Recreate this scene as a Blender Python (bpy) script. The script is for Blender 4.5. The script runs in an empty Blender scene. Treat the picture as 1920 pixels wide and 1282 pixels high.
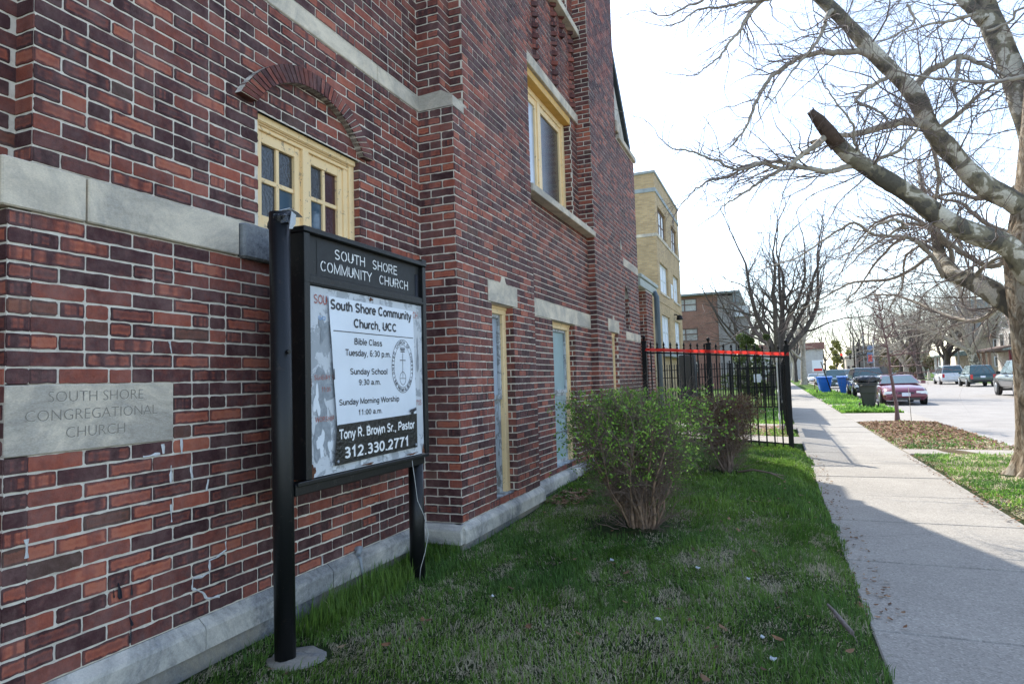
import bpy, math, random
import numpy as np
from mathutils import Vector, Matrix

# ------------------------------------------------------------------ camera, sky, sun, exposure
SC = bpy.context.scene
COL = SC.collection
FPX, PW, PH = 1212.43, 1920.0, 1282.0
RM = np.array([[0.92558306, 0.37741006, -0.02928549],
               [-0.04963614, 0.04430663, -0.99778413],
               [-0.37527623, 0.92498571, 0.05974265]])      # rows: right, down, forward
CAMP = np.array([2.678, 0.0, 1.44])
cd = bpy.data.cameras.new('camera')
cd.sensor_width = 36.0
cd.lens = FPX / PW * 36.0
cd.clip_start, cd.clip_end = 0.05, 4000
cam = bpy.data.objects.new('camera', cd)
COL.objects.link(cam)
m = Matrix.Identity(4)
for i in range(3):
    m[i][0] = RM[0][i]; m[i][1] = -RM[1][i]; m[i][2] = -RM[2][i]; m[i][3] = CAMP[i]
cam.matrix_world = m
SC.camera = cam

SUN = Vector((-0.555, 0.742, 1.0)).normalized()              # towards the sun
ELEV = math.asin(SUN.z)
wd = bpy.data.worlds.new('World'); SC.world = wd; wd.use_nodes = True
wn = wd.node_tree.nodes; wl = wd.node_tree.links
sky = wn.new('ShaderNodeTexSky'); sky.sky_type = 'NISHITA'; sky.sun_disc = False
sky.sun_elevation = ELEV
sky.sun_rotation = math.atan2(SUN.x, SUN.y)
sky.air_density = 1.0; sky.dust_density = 0.7; sky.ozone_density = 1.0
bg = wn['Background']; bg.inputs['Strength'].default_value = 0.15
hz = wn.new('ShaderNodeHueSaturation'); hz.inputs['Saturation'].default_value = 0.85      # thin high haze whitens the sky
wl.new(sky.outputs[0], hz.inputs['Color']); wl.new(hz.outputs[0], bg.inputs['Color'])
sl = bpy.data.lights.new('sun', 'SUN'); sl.energy = 2.6; sl.angle = math.radians(0.5); sl.color = (1.0, 0.94, 0.84)
so = bpy.data.objects.new('sun', sl); COL.objects.link(so)
so.rotation_euler = (-SUN).to_track_quat('-Z', 'Y').to_euler()
SC.view_settings.view_transform = 'Standard'; SC.view_settings.look = 'None'
SC.view_settings.exposure = 1.56; SC.view_settings.gamma = 1.0
SC.cycles.max_bounces = 6

# ------------------------------------------------------------------ small helpers
rnd = random.Random(7)
NR = np.random.RandomState(11)

def at(px, py, Y):
    """point of the street scene seen at pixel (px,py) of the 1920 photo on the vertical plane y=Y"""
    d = RM.T @ np.array([px - PW / 2, py - PH / 2, FPX])
    return CAMP + d * ((Y - CAMP[1]) / d[1])

def node_mat(name, rough=0.8, spec=0.5, metal=0.0):
    mt = bpy.data.materials.new(name); mt.use_nodes = True
    b = mt.node_tree.nodes['Principled BSDF']
    b.inputs['Roughness'].default_value = rough
    b.inputs['Metallic'].default_value = metal
    if 'Specular IOR Level' in b.inputs: b.inputs['Specular IOR Level'].default_value = spec
    return mt, mt.node_tree.nodes, mt.node_tree.links, b

def ramp(N, L, fac, stops):
    r = N.new('ShaderNodeValToRGB'); e = r.color_ramp.elements
    while len(e) < len(stops): e.new(0.5)
    for k, (p, c) in enumerate(stops):
        e[k].position = p; e[k].color = tuple(c) + (1,) if len(c) == 3 else c
    L.new(fac, r.inputs[0]); return r.outputs[0]

def noise(N, L, scale, detail=4, rough=0.6, vec=None, dist=0.0):
    n = N.new('ShaderNodeTexNoise'); n.inputs['Scale'].default_value = scale
    n.inputs['Detail'].default_value = detail; n.inputs['Roughness'].default_value = rough
    n.inputs['Distortion'].default_value = dist
    if vec is not None: L.new(vec, n.inputs['Vector'])
    return n.outputs[0]

def coord(N, L, scale=(1, 1, 1), kind='Object'):
    t = N.new('ShaderNodeTexCoord'); mp = N.new('ShaderNodeMapping'); mp.inputs['Scale'].default_value = scale
    L.new(t.outputs[kind], mp.inputs['Vector']); return mp.outputs[0]

def mixc(N, L, fac, a, b, mode='MIX'):
    x = N.new('ShaderNodeMix'); x.data_type = 'RGBA'; x.blend_type = mode
    for s, v in ((0, fac), (6, a), (7, b)):
        if isinstance(v, (int, float)): x.inputs[s].default_value = v
        elif isinstance(v, tuple): x.inputs[s].default_value = v + (1,) if len(v) == 3 else v
        else: L.new(v, x.inputs[s])
    return x.outputs[2]

def bump(N, L, b, h, strength=0.3, dist=0.01):
    x = N.new('ShaderNodeBump'); x.inputs['Strength'].default_value = strength; x.inputs['Distance'].default_value = dist
    L.new(h, x.inputs['Height']); L.new(x.outputs[0], b.inputs['Normal'])

def math_n(N, L, op, a, b=None, c=None, clamp=False):
    x = N.new('ShaderNodeMath'); x.operation = op; x.use_clamp = clamp
    for i, v in enumerate((a, b, c)):
        if v is None: continue
        if isinstance(v, (int, float)): x.inputs[i].default_value = v
        else: L.new(v, x.inputs[i])
    return x.outputs[0]

def plain(name, c, rough=0.7, var=0.25, scale=6.0, metal=0.0, bmp=0.15, c2=None, detail=5, stretch=(1, 1, 1), spec=0.5, bdist=0.004):
    """a surface of one colour with natural mottling"""
    mt, N, L, b = node_mat(name, rough, spec, metal)
    v = coord(N, L, stretch)
    n = noise(N, L, scale, detail, 0.65, v)
    lo = tuple(x * (1 - var) for x in c); hi = tuple(min(1, x * (1 + var)) for x in (c2 or c))
    L.new(ramp(N, L, n, [(0.3, lo), (0.7, hi)]), b.inputs['Base Color'])
    if bmp:
        n2 = noise(N, L, scale * 9, 3, 0.6, v); bump(N, L, b, n2, bmp, bdist)
    return mt

class MB:
    def __init__(s): s.v = []; s.f = []; s.m = []; s.c = []; s.uv = []; s.sm = []
    def face(s, idx, m=0, c=None, uv=None, smooth=False):
        s.f.append(tuple(idx)); s.m.append(m); s.c.append(c); s.uv.append(uv); s.sm.append(smooth)
    def quad(s, pts, m=0, c=None, uv=None):
        n = len(s.v); s.v += [tuple(p) for p in pts]; s.face(range(n, n + len(pts)), m, c, uv)
    def box(s, x0, x1, y0, y1, z0, z1, m=0, M=None, bev=0.0):
        if bev > 0:
            b = min(bev, (x1 - x0) / 2.2, (y1 - y0) / 2.2, (z1 - z0) / 2.2)
            P = []
            for zz, i in ((z0, b), (z0 + b, 0), (z1 - b, 0), (z1, b)):
                P.append([(x0 + i + b, y0 + i), (x1 - i - b, y0 + i), (x1 - i, y0 + i + b), (x1 - i, y1 - i - b),
                          (x1 - i - b, y1 - i), (x0 + i + b, y1 - i), (x0 + i, y1 - i - b), (x0 + i, y0 + i + b)])
                P[-1] = [(p[0], p[1], zz) for p in P[-1]]
            n = len(s.v)
            for r in P:
                s.v += [tuple(M @ Vector(p)) if M else p for p in r]
            for r in range(3):
                for k in range(8):
                    a = n + r * 8 + k; c = n + r * 8 + (k + 1) % 8
                    s.face((a, c, c + 8, a + 8), m)
            s.face([n + k for k in range(7, -1, -1)], m); s.face([n + 24 + k for k in range(8)], m)
            return
        p = [(x0, y0, z0), (x1, y0, z0), (x1, y1, z0), (x0, y1, z0), (x0, y0, z1), (x1, y0, z1), (x1, y1, z1), (x0, y1, z1)]
        if M: p = [tuple(M @ Vector(q)) for q in p]
        n = len(s.v); s.v += p
        for q in ((0, 3, 2, 1), (4, 5, 6, 7), (0, 1, 5, 4), (1, 2, 6, 5), (2, 3, 7, 6), (3, 0, 4, 7)):
            s.face([n + k for k in q], m)
    def prism(s, pts, d, m=0):
        """pts: planar ring; d: extrusion vector"""
        n = len(s.v); k = len(pts); s.v += [tuple(p) for p in pts] + [tuple(Vector(p) + Vector(d)) for p in pts]
        s.face(range(n, n + k), m); s.face([n + k + i for i in range(k - 1, -1, -1)], m)
        for i in range(k):
            j = (i + 1) % k; s.face((n + i, n + k + i, n + k + j, n + j), m)
    def tube(s, pts, rad, sides=8, m=0, cap=True, smooth=True):
        P = [Vector(p) for p in pts]; R = rad if isinstance(rad, (list, tuple)) else [rad] * len(P)
        n0 = len(s.v); up = Vector((0.13, 0.29, 0.95)).normalized(); prev = None
        for i, p in enumerate(P):
            t = (P[min(i + 1, len(P) - 1)] - P[max(i - 1, 0)])
            t = t.normalized() if t.length > 1e-9 else Vector((0, 0, 1))
            if prev is None:
                a = t.cross(up); a = a.normalized() if a.length > 1e-4 else t.cross(Vector((1, 0, 0))).normalized()
            else:
                a = prev - t * prev.dot(t); a = a.normalized() if a.length > 1e-5 else t.cross(up).normalized()
            prev = a; b = t.cross(a)
            for k in range(sides):
                w = 2 * math.pi * k / sides
                s.v.append(tuple(p + (a * math.cos(w) + b * math.sin(w)) * R[i]))
        for i in range(len(P) - 1):
            for k in range(sides):
                a = n0 + i * sides + k; b = n0 + i * sides + (k + 1) % sides
                s.face((a, b, b + sides, a + sides), m, smooth=smooth)
        if cap:
            s.face([n0 + k for k in range(sides - 1, -1, -1)], m); e = n0 + (len(P) - 1) * sides
            s.face([e + k for k in range(sides)], m)
    def lathe(s, prof, o=(0, 0, 0), sides=16, m=0, axis='z', smooth=True):
        n0 = len(s.v)
        for r, h in prof:
            for k in range(sides):
                w = 2 * math.pi * k / sides; c, q = math.cos(w) * r, math.sin(w) * r
                p = {'z': (c, q, h), 'x': (h, c, q), 'y': (q, h, c)}[axis]
                s.v.append((p[0] + o[0], p[1] + o[1], p[2] + o[2]))
        for i in range(len(prof) - 1):
            for k in range(sides):
                a = n0 + i * sides + k; b = n0 + i * sides + (k + 1) % sides
                s.face((a, b, b + sides, a + sides), m, smooth=smooth)
        s.face([n0 + k for k in range(sides - 1, -1, -1)], m); e = n0 + (len(prof) - 1) * sides
        s.face([e + k for k in range(sides)], m)
    def build(s, name, mats, parent=None):
        me = bpy.data.meshes.new(name); me.from_pydata(s.v, [], s.f)
        if not isinstance(mats, (list, tuple)): mats = [mats]
        for x in mats: me.materials.append(x)
        me.polygons.foreach_set('material_index', s.m)
        me.polygons.foreach_set('use_smooth', s.sm)
        if any(c is not None for c in s.c):
            at_ = me.attributes.new('Col', 'FLOAT_COLOR', 'CORNER'); dat = []
            for f, c in zip(s.f, s.c):
                c = c if c is not None else (0.5, 0.5, 0.5, 1)
                dat += list(c if len(c) == 4 else c + (1,)) * len(f)
            at_.data.foreach_set('color', dat)
        if any(u is not None for u in s.uv):
            l = me.uv_layers.new(name='UVMap'); dat = []
            for f, u in zip(s.f, s.uv):
                if u is None: dat += [0.5, 0.5] * len(f)
                else:
                    for q in u: dat += list(q)
            l.data.foreach_set('uv', dat)
        me.update()
        o = bpy.data.objects.new(name, me); COL.objects.link(o)
        if parent: o.parent = parent
        return o

def tag(o, label=None, cat=None, group=None, kind=None):
    if label: o['label'] = label
    if cat: o['category'] = cat
    if group: o['group'] = group
    if kind: o['kind'] = kind
    return o

def empty(name, label, cat, loc=(0, 0, 0), group=None, rz=0):
    o = bpy.data.objects.new(name, None); COL.objects.link(o); o.location = loc; o.rotation_euler = (0, 0, rz)
    o.empty_display_size = 0.2
    return tag(o, label, cat, group)

def struct(name, mb, mats): return tag(mb.build(name, mats), kind='structure')

def copy_tree(o, parent=None):
    c = o.copy(); COL.objects.link(c); c.parent = parent
    for ch in list(o.children): copy_tree(ch, c)
    return c

def child_world(o, parent):
    """parent an object whose mesh is in world coordinates to a thing's Empty"""
    o.parent = parent; o.matrix_parent_inverse = parent_matrix(parent).inverted(); return o

def parent_matrix(p):
    M = Matrix.Translation(p.location) @ p.rotation_euler.to_matrix().to_4x4()
    return parent_matrix(p.parent) @ p.matrix_parent_inverse @ M if p.parent else M

# ------------------------------------------------------------------ materials
def brick_material(name, dark=(0.080, 0.034, 0.036), red=(0.33, 0.092, 0.058), rough=0.62):
    mt, N, L, b = node_mat(name, rough, 0.22)
    at_ = N.new('ShaderNodeAttribute'); at_.attribute_name = 'Col'
    sp = N.new('ShaderNodeSeparateColor'); L.new(at_.outputs['Color'], sp.inputs[0])
    tone, kind, r = sp.outputs[0], sp.outputs[1], sp.outputs[2]
    uv = N.new('ShaderNodeUVMap'); sx = N.new('ShaderNodeSeparateXYZ'); L.new(uv.outputs[0], sx.inputs[0])
    u, v = sx.outputs[0], sx.outputs[1]
    v3 = coord(N, L)
    # distance to the brick's own edge (v counts less, the brick is long)
    eu = math_n(N, L, 'MULTIPLY', math_n(N, L, 'SUBTRACT', 0.5, math_n(N, L, 'ABSOLUTE', math_n(N, L, 'SUBTRACT', u, 0.5))), 3.2)
    ev = math_n(N, L, 'SUBTRACT', 0.5, math_n(N, L, 'ABSOLUTE', math_n(N, L, 'SUBTRACT', v, 0.5)))
    e = math_n(N, L, 'MINIMUM', eu, ev)
    e = math_n(N, L, 'ADD', e, math_n(N, L, 'MULTIPLY', math_n(N, L, 'SUBTRACT', noise(N, L, 26, 4, 0.7, v3), 0.5), 0.5))
    heart = ramp(N, L, e, [(0.08, (0, 0, 0)), (0.20, (0.95, 0.95, 0.95)), (0.25, (1.0, 1.0, 1.0)), (0.40, (0.7, 0.7, 0.7))])
    # kiln flashing in vertical bands, one brick different from the next
    cb = N.new('ShaderNodeCombineXYZ'); L.new(math_n(N, L, 'MULTIPLY', u, 2.6), cb.inputs[0]); L.new(math_n(N, L, 'MULTIPLY', r, 57.0), cb.inputs[1])
    band = ramp(N, L, noise(N, L, 1.7, 1, 0.4, cb.outputs[0]), [(0.36, (0.1, 0.1, 0.1)), (0.58, (1, 1, 1))])
    k1 = math_n(N, L, 'GREATER_THAN', kind, 0.50)
    k2 = math_n(N, L, 'GREATER_THAN', kind, 0.76)
    pat = mixc(N, L, k1, (0.5, 0.5, 0.5), heart)
    pat = mixc(N, L, k2, pat, mixc(N, L, 1.0, heart, band, 'MULTIPLY'))
    pv = N.new('ShaderNodeRGBToBW'); L.new(pat, pv.inputs[0])
    t = math_n(N, L, 'ADD', tone, math_n(N, L, 'MULTIPLY', math_n(N, L, 'SUBTRACT', pv.outputs[0], 0.5), 0.62))
    t = math_n(N, L, 'ADD', t, math_n(N, L, 'MULTIPLY', math_n(N, L, 'SUBTRACT', noise(N, L, 17, 7, 0.78, v3), 0.5), 0.85), None, True)
    mid = tuple((a + c) / 2 * 0.95 for a, c in zip(dark, red))
    base = ramp(N, L, t, [(0.0, tuple(x * 0.62 for x in dark)), (0.28, dark), (0.55, mid), (0.8, red), (1.0, (red[0] * 1.25, red[1] * 1.45, red[2] * 1.35))])
    # a few greenish-brown over-fired ones, dust and fine speckle
    odd = math_n(N, L, 'GREATER_THAN', r, 0.98)
    base = mixc(N, L, math_n(N, L, 'MULTIPLY', odd, 0.55), base, (0.09, 0.062, 0.045))
    dust = ramp(N, L, noise(N, L, 5.5, 6, 0.75, v3), [(0.42, (0, 0, 0)), (0.72, (0.36, 0.36, 0.36))])
    dv = N.new('ShaderNodeRGBToBW'); L.new(dust, dv.inputs[0])
    base = mixc(N, L, dv.outputs[0], base, (0.34, 0.22, 0.20))
    soot = ramp(N, L, noise(N, L, .9, 7, 0.7, v3, .5), [(0.36, (0.66, 0.64, 0.66)), (0.52, (1, 1, 1)), (0.66, (1.12, 1.10, 1.08))])
    base = mixc(N, L, 1.0, base, soot, 'MULTIPLY')
    L.new(base, b.inputs['Base Color'])
    h = math_n(N, L, 'ADD', noise(N, L, 160, 4, 0.7, v3), math_n(N, L, 'MULTIPLY', noise(N, L, 28, 3, 0.6, v3), 1.4))
    bump(N, L, b, h, 0.75, 0.004)
    L.new(ramp(N, L, noise(N, L, 40, 3, 0.6, v3), [(0.3, (0.55,) * 3), (0.7, (0.85,) * 3)]), b.inputs['Roughness'])
    return mt

def mortar_material():
    mt, N, L, b = node_mat('mortar', 0.93, 0.2)
    v = coord(N, L)
    c = ramp(N, L, noise(N, L, 9, 7, 0.75, v), [(0.3, (0.44, 0.39, 0.33)), (0.5, (0.70, 0.64, 0.55)), (0.7, (0.82, 0.76, 0.67))])
    L.new(c, b.inputs['Base Color']); bump(N, L, b, noise(N, L, 150, 4, 0.8, v), 0.8, 0.004)
    return mt

def stone_material(name, c=(0.47, 0.44, 0.385), stain=0.55, grain=(1, 1, 1)):
    mt, N, L, b = node_mat(name, 0.86, 0.25)
    v = coord(N, L, grain)
    base = ramp(N, L, noise(N, L, 4.0, 8, 0.7, v, 0.6), [(0.3, tuple(x * 0.8 for x in c)), (0.52, c), (0.75, tuple(min(1, x * 1.12) for x in c))])
    # soot and lichen in patches
    s = ramp(N, L, noise(N, L, 1.5, 8, 0.72, coord(N, L), 0.8), [(0.42, (0, 0, 0)), (0.58, (1, 1, 1))])
    sv = N.new('ShaderNodeRGBToBW'); L.new(s, sv.inputs[0])
    blot = ramp(N, L, noise(N, L, 26, 6, 0.8, v), [(0.35, (0.07, 0.075, 0.085)), (0.65, (0.26, 0.27, 0.28))])
    base = mixc(N, L, math_n(N, L, 'MULTIPLY', sv.outputs[0], stain), base, blot)
    fine = ramp(N, L, noise(N, L, 110, 6, 0.85, v), [(0.3, (0.74,) * 3), (0.7, (1.18,) * 3)])
    base = mixc(N, L, 1.0, base, fine, 'MULTIPLY')
    L.new(base, b.inputs['Base Color'])
    bump(N, L, b, math_n(N, L, 'ADD', noise(N, L, 90, 5, 0.75, v), math_n(N, L, 'MULTIPLY', noise(N, L, 9, 4, 0.6, v), 1.5)), 0.5, 0.005)
    return mt

def peel_paint(name, c, under, amount=0.5, rough=0.5, scale=14):
    mt, N, L, b = node_mat(name, rough, 0.4)
    v = coord(N, L)
    n = noise(N, L, scale, 8, 0.72, v, 0.4)
    k = ramp(N, L, n, [(0.70 - amount * 0.25, (0, 0, 0)), (0.72 - amount * 0.25, (1, 1, 1))])
    kv = N.new('ShaderNodeRGBToBW'); L.new(k, kv.inputs[0])
    tone = ramp(N, L, noise(N, L, 3, 5, 0.6, v), [(0.3, tuple(x * 0.86 for x in c)), (0.7, c)])
    L.new(mixc(N, L, kv.outputs[0], tone, under), b.inputs['Base Color'])
    bump(N, L, b, math_n(N, L, 'SUBTRACT', noise(N, L, 60, 3, 0.6, v), kv.outputs[0]), 0.35, 0.003)
    return mt

M = {}
M['brick'] = brick_material('church brick')
M['brick_far'] = brick_material('weathered brick', (0.10, 0.042, 0.048), (0.27, 0.075, 0.055), 0.55)
M['mortar'] = mortar_material()
M['stone'] = stone_material('limestone', (0.72, 0.63, 0.50), 0.5, (1, 1, 2.5))
M['stone_low'] = stone_material('soot stained limestone', (0.58, 0.55, 0.49), 0.8)
M['found'] = stone_material('rough foundation concrete', (0.30, 0.27, 0.215), 0.95)
M['sooty'] = stone_material('blackened sill stone', (0.26, 0.265, 0.27), 1.0)
M['yellow'] = peel_paint('cream yellow paint', (0.92, 0.68, 0.37), (0.45, 0.34, 0.22), 0.42, 0.5, 22)
M['yellow_soffit'] = plain('orange-lit soffit colour', (0.62, 0.36, 0.08), 0.6, 0.15, 5)  # orange light under the lintel is put into this colour
M['grey_paint'] = peel_paint('peeling grey sash paint', (0.50, 0.53, 0.55), (0.24, 0.25, 0.25), 0.75, 0.55, 9)
def glass(name, c, rough=0.08, spec=0.8, bmp=0.0, scale=60):
    mt, N, L, b = node_mat(name, rough, spec)
    v = coord(N, L)
    L.new(ramp(N, L, noise(N, L, 2.2, 4, 0.6, v), [(0.3, tuple(x * 0.75 for x in c)), (0.7, c)]), b.inputs['Base Color'])
    if bmp: bump(N, L, b, noise(N, L, scale, 2, 0.5, v), bmp, 0.004)
    return mt
M['glass_dark'] = glass('textured dark window glass', (0.035, 0.04, 0.045), 0.10, 0.8, 0.5, 70)
M['glass_blue'] = glass('clear window glass', (0.05, 0.10, 0.15), 0.03, 1.0)
M['glass_plum'] = glass('plum stained window glass', (0.06, 0.018, 0.025), 0.08, 0.7, 0.3, 50)
M['glass_frost'] = glass('frosted pale glass', (0.36, 0.50, 0.52), 0.35, 0.5)
M['glass_sky'] = glass('hammered pale blue glass', (0.46, 0.52, 0.60), 0.25, 0.6, 0.3, 90)
M['void'] = plain('dark interior', (0.02, 0.02, 0.022), 0.9, 0.1, 3, bmp=0)
M['black'] = peel_paint('weathered black paint', (0.005, 0.006, 0.007), (0.022, 0.016, 0.013), 0.36, 0.42, 20)
M['iron'] = plain('black fence paint', (0.004, 0.004, 0.005), 0.5, 0.3, 20, spec=.25)
M['board'] = peel_paint('flaking white sign paint', (0.60, 0.63, 0.66), (0.34, 0.365, 0.39), 0.78, 0.5, 7)
M['vinyl'] = plain('white vinyl', (0.72, 0.77, 0.83), 0.33, 0.05, 3, bmp=0.0)
M['vinyl_black'] = plain('black vinyl', (0.012, 0.013, 0.016), 0.22, 0.3, 6, bmp=0.35, bdist=0.02)
M['ink'] = plain('black printed ink', (0.012, 0.014, 0.024), 0.4, 0.1, 8, bmp=0)
M['white_ink'] = plain('white lettering', (0.80, 0.81, 0.80), 0.5, 0.06, 30, bmp=0)
M['old_red'] = peel_paint('faded red lettering', (0.42, 0.10, 0.07), (0.50, 0.47, 0.46), 0.55, 0.6, 40)
M['old_blue'] = plain('faded blue lettering', (0.16, 0.34, 0.62), 0.6, 0.3, 60, bmp=0)
M['rust'] = plain('rust', (0.12, 0.045, 0.02), 0.9, 0.5, 30, bmp=0.5)
M['bag'] = plain('black plastic bag', (0.013, 0.016, 0.022), 0.16, 0.3, 5, bmp=0.5, bdist=0.02)
M['bag_pale'] = plain('grey plastic film', (0.42, 0.45, 0.48), 0.3, 0.1, 5, bmp=0.3, bdist=0.02)
M['tape'] = plain('red plastic tape', (0.80, 0.035, 0.025), 0.35, 0.12, 9, bmp=0.1)
_n = M['tape'].node_tree.nodes; _l = M['tape'].node_tree.links; _t = _n.new('ShaderNodeBsdfTranslucent'); _t.inputs[0].default_value = (0.9, 0.05, 0.03, 1)
_m = _n.new('ShaderNodeMixShader'); _m.inputs[0].default_value = .5; _l.new(_n['Principled BSDF'].outputs[0], _m.inputs[1]); _l.new(_t.outputs[0], _m.inputs[2]); _l.new(_m.outputs[0], _n['Material Output'].inputs[0])

def concrete(name, c, speck=0.5):
    mt, N, L, b = node_mat(name, 0.9, 0.25)
    v = coord(N, L)
    base = ramp(N, L, noise(N, L, 1.3, 8, 0.65, v), [(0.3, tuple(x * 0.84 for x in c)), (0.7, tuple(min(1, x * 1.07) for x in c))])
    vo = N.new('ShaderNodeTexVoronoi'); vo.inputs['Scale'].default_value = 95; L.new(v, vo.inputs['Vector'])
    sp = N.new('ShaderNodeSeparateColor'); L.new(vo.outputs['Color'], sp.inputs[0])
    peb = ramp(N, L, sp.outputs[0], [(0.0, (0.62,) * 3), (0.25, (0.92,) * 3), (0.75, (1.0,) * 3), (1.0, (1.35,) * 3)])
    base = mixc(N, L, speck, base, mixc(N, L, 1.0, base, peb, 'MULTIPLY'))
    st = ramp(N, L, noise(N, L, 5, 8, 0.8, v, 1.0), [(0.62, (1, 1, 1)), (0.74, (0.62, 0.60, 0.58))])
    base = mixc(N, L, 1.0, base, st, 'MULTIPLY')
    L.new(base, b.inputs['Base Color'])
    bump(N, L, b, math_n(N, L, 'ADD', vo.outputs['Distance'], noise(N, L, 60, 5, 0.7, v)), 0.35, 0.004)
    return mt
M['walk'] = concrete('sidewalk concrete', (0.345, 0.32, 0.28), 0.75)
M['walk_far'] = concrete('path concrete', (0.35, 0.32, 0.28), 0.5)
M['kerb'] = concrete('kerb concrete', (0.36, 0.35, 0.32), 0.5)
M['road'] = concrete('worn pale asphalt', (0.32, 0.30, 0.275), 0.6)

def lawn_material(name, stops):
    mt, N, L, b = node_mat(name, 0.95, 0.1)
    v = coord(N, L)
    n = math_n(N, L, 'ADD', math_n(N, L, 'MULTIPLY', noise(N, L, 1.6, 6, 0.7, v), 0.6), math_n(N, L, 'MULTIPLY', noise(N, L, 30, 5, 0.8, v), 0.4))
    L.new(ramp(N, L, n, stops), b.inputs['Base Color'])
    bump(N, L, b, noise(N, L, 60, 6, 0.8, v), 1.0, 0.03)
    return mt
M['lawn'] = lawn_material('lawn soil and thatch', [(0.35, (0.028, 0.030, 0.014)), (0.5, (0.035, 0.062, 0.018)), (0.62, (0.09, 0.085, 0.04))])
M['lawn_far'] = lawn_material('far grass', [(0.35, (0.035, 0.075, 0.015)), (0.5, (0.07, 0.13, 0.022)), (0.65, (0.13, 0.15, 0.05))])
M['dry'] = lawn_material('dry grass and leaf mould', [(0.35, (0.07, 0.055, 0.03)), (0.5, (0.17, 0.13, 0.075)), (0.65, (0.11, 0.12, 0.04))])

def attr_mat(name, rough=0.6, trans=0.0):
    mt, N, L, b = node_mat(name, rough, 0.3)
    a = N.new('ShaderNodeAttribute'); a.attribute_name = 'Col'
    L.new(a.outputs['Color'], b.inputs['Base Color'])
    if trans:
        t = N.new('ShaderNodeBsdfTranslucent'); L.new(a.outputs['Color'], t.inputs['Color'])
        ms = N.new('ShaderNodeMixShader'); ms.inputs[0].default_value = trans
        out = N['Material Output'] if 'Material Output' in N else N.get('Material Output')
        L.new(b.outputs[0], ms.inputs[1]); L.new(t.outputs[0], ms.inputs[2]); L.new(ms.outputs[0], out.inputs['Surface'])
    return mt
M['blade'] = attr_mat('grass blades', 0.55, 0.45)
M['leaf'] = attr_mat('young leaves', 0.45, 0.35)
M['litter'] = attr_mat('dead leaves', 0.8, 0.15)
M['twig'] = plain('twig bark', (0.19, 0.135, 0.105), 0.85, 0.35, 18)
M['stem'] = plain('privet stem bark', (0.21, 0.125, 0.075), 0.85, 0.5, 22, c2=(0.27, 0.18, 0.12))

def sycamore_bark():
    mt, N, L, b = node_mat('mottled plane tree bark', 0.85, 0.2)
    v = coord(N, L, (1, 1, 1))
    n = noise(N, L, 4.2, 5, 0.55, v, 0.5)
    c = ramp(N, L, n, [(0.0, (0.52, 0.46, 0.36)), (0.43, (0.60, 0.555, 0.46)), (0.46, (0.26, 0.23, 0.16)), (0.53, (0.21, 0.185, 0.13)), (0.56, (0.115, 0.105, 0.085)), (1.0, (0.16, 0.145, 0.115))])
    sp = ramp(N, L, noise(N, L, 40, 4, 0.7, v), [(0.3, (0.8,) * 3), (0.7, (1.12,) * 3)])
    L.new(mixc(N, L, 1.0, c, sp, 'MULTIPLY'), b.inputs['Base Color'])
    bump(N, L, b, math_n(N, L, 'ADD', n, math_n(N, L, 'MULTIPLY', noise(N, L, 50, 4, 0.7, v), 0.4)), 0.6, 0.02)
    return mt
M['sycamore'] = sycamore_bark()
def rough_bark():
    mt, N, L, b = node_mat('flaking trunk bark', 0.9, 0.2)
    v = coord(N, L, (1, 1, 0.45))
    n = noise(N, L, 9, 6, 0.7, v, 1.2)
    c = ramp(N, L, n, [(0.35, (0.10, 0.075, 0.05)), (0.47, (0.25, 0.19, 0.13)), (0.56, (0.40, 0.34, 0.26)), (0.7, (0.50, 0.45, 0.37))])
    L.new(c, b.inputs['Base Color']); bump(N, L, b, n, 1.0, 0.05)
    return mt
M['trunk'] = rough_bark()
M['bark_dark'] = plain('dark street tree bark', (0.075, 0.062, 0.055), 0.9, 0.35, 6)
M['bark_pale'] = plain('pale street tree bark', (0.38, 0.335, 0.27), 0.9, 0.35, 6)
M['bark_red'] = plain('smooth reddish young bark', (0.14, 0.075, 0.07), 0.6, 0.3, 14)

# ------------------------------------------------------------------ brickwork
CZ, ZB, BL = 0.0677, 0.327, 0.215        # course height, top of the plinth, stretcher module

def holes_rects(us, zs, holes):
    us = sorted(set([us[0], us[1]] + [min(max(h[k], us[0]), us[1]) for h in holes for k in (0, 1)]))
    zs = sorted(set([zs[0], zs[1]] + [min(max(h[k], zs[0]), zs[1]) for h in holes for k in (2, 3)]))
    for i in range(len(us) - 1):
        for j in range(len(zs) - 1):
            a, b, c, d = us[i], us[i + 1], zs[j], zs[j + 1]
            if b - a < 1e-5 or d - c < 1e-5: continue
            mu, mz = (a + b) / 2, (c + d) / 2
            if any(h[0] < mu < h[1] and h[2] < mz < h[3] for h in holes): continue
            yield a, b, c, d

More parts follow.
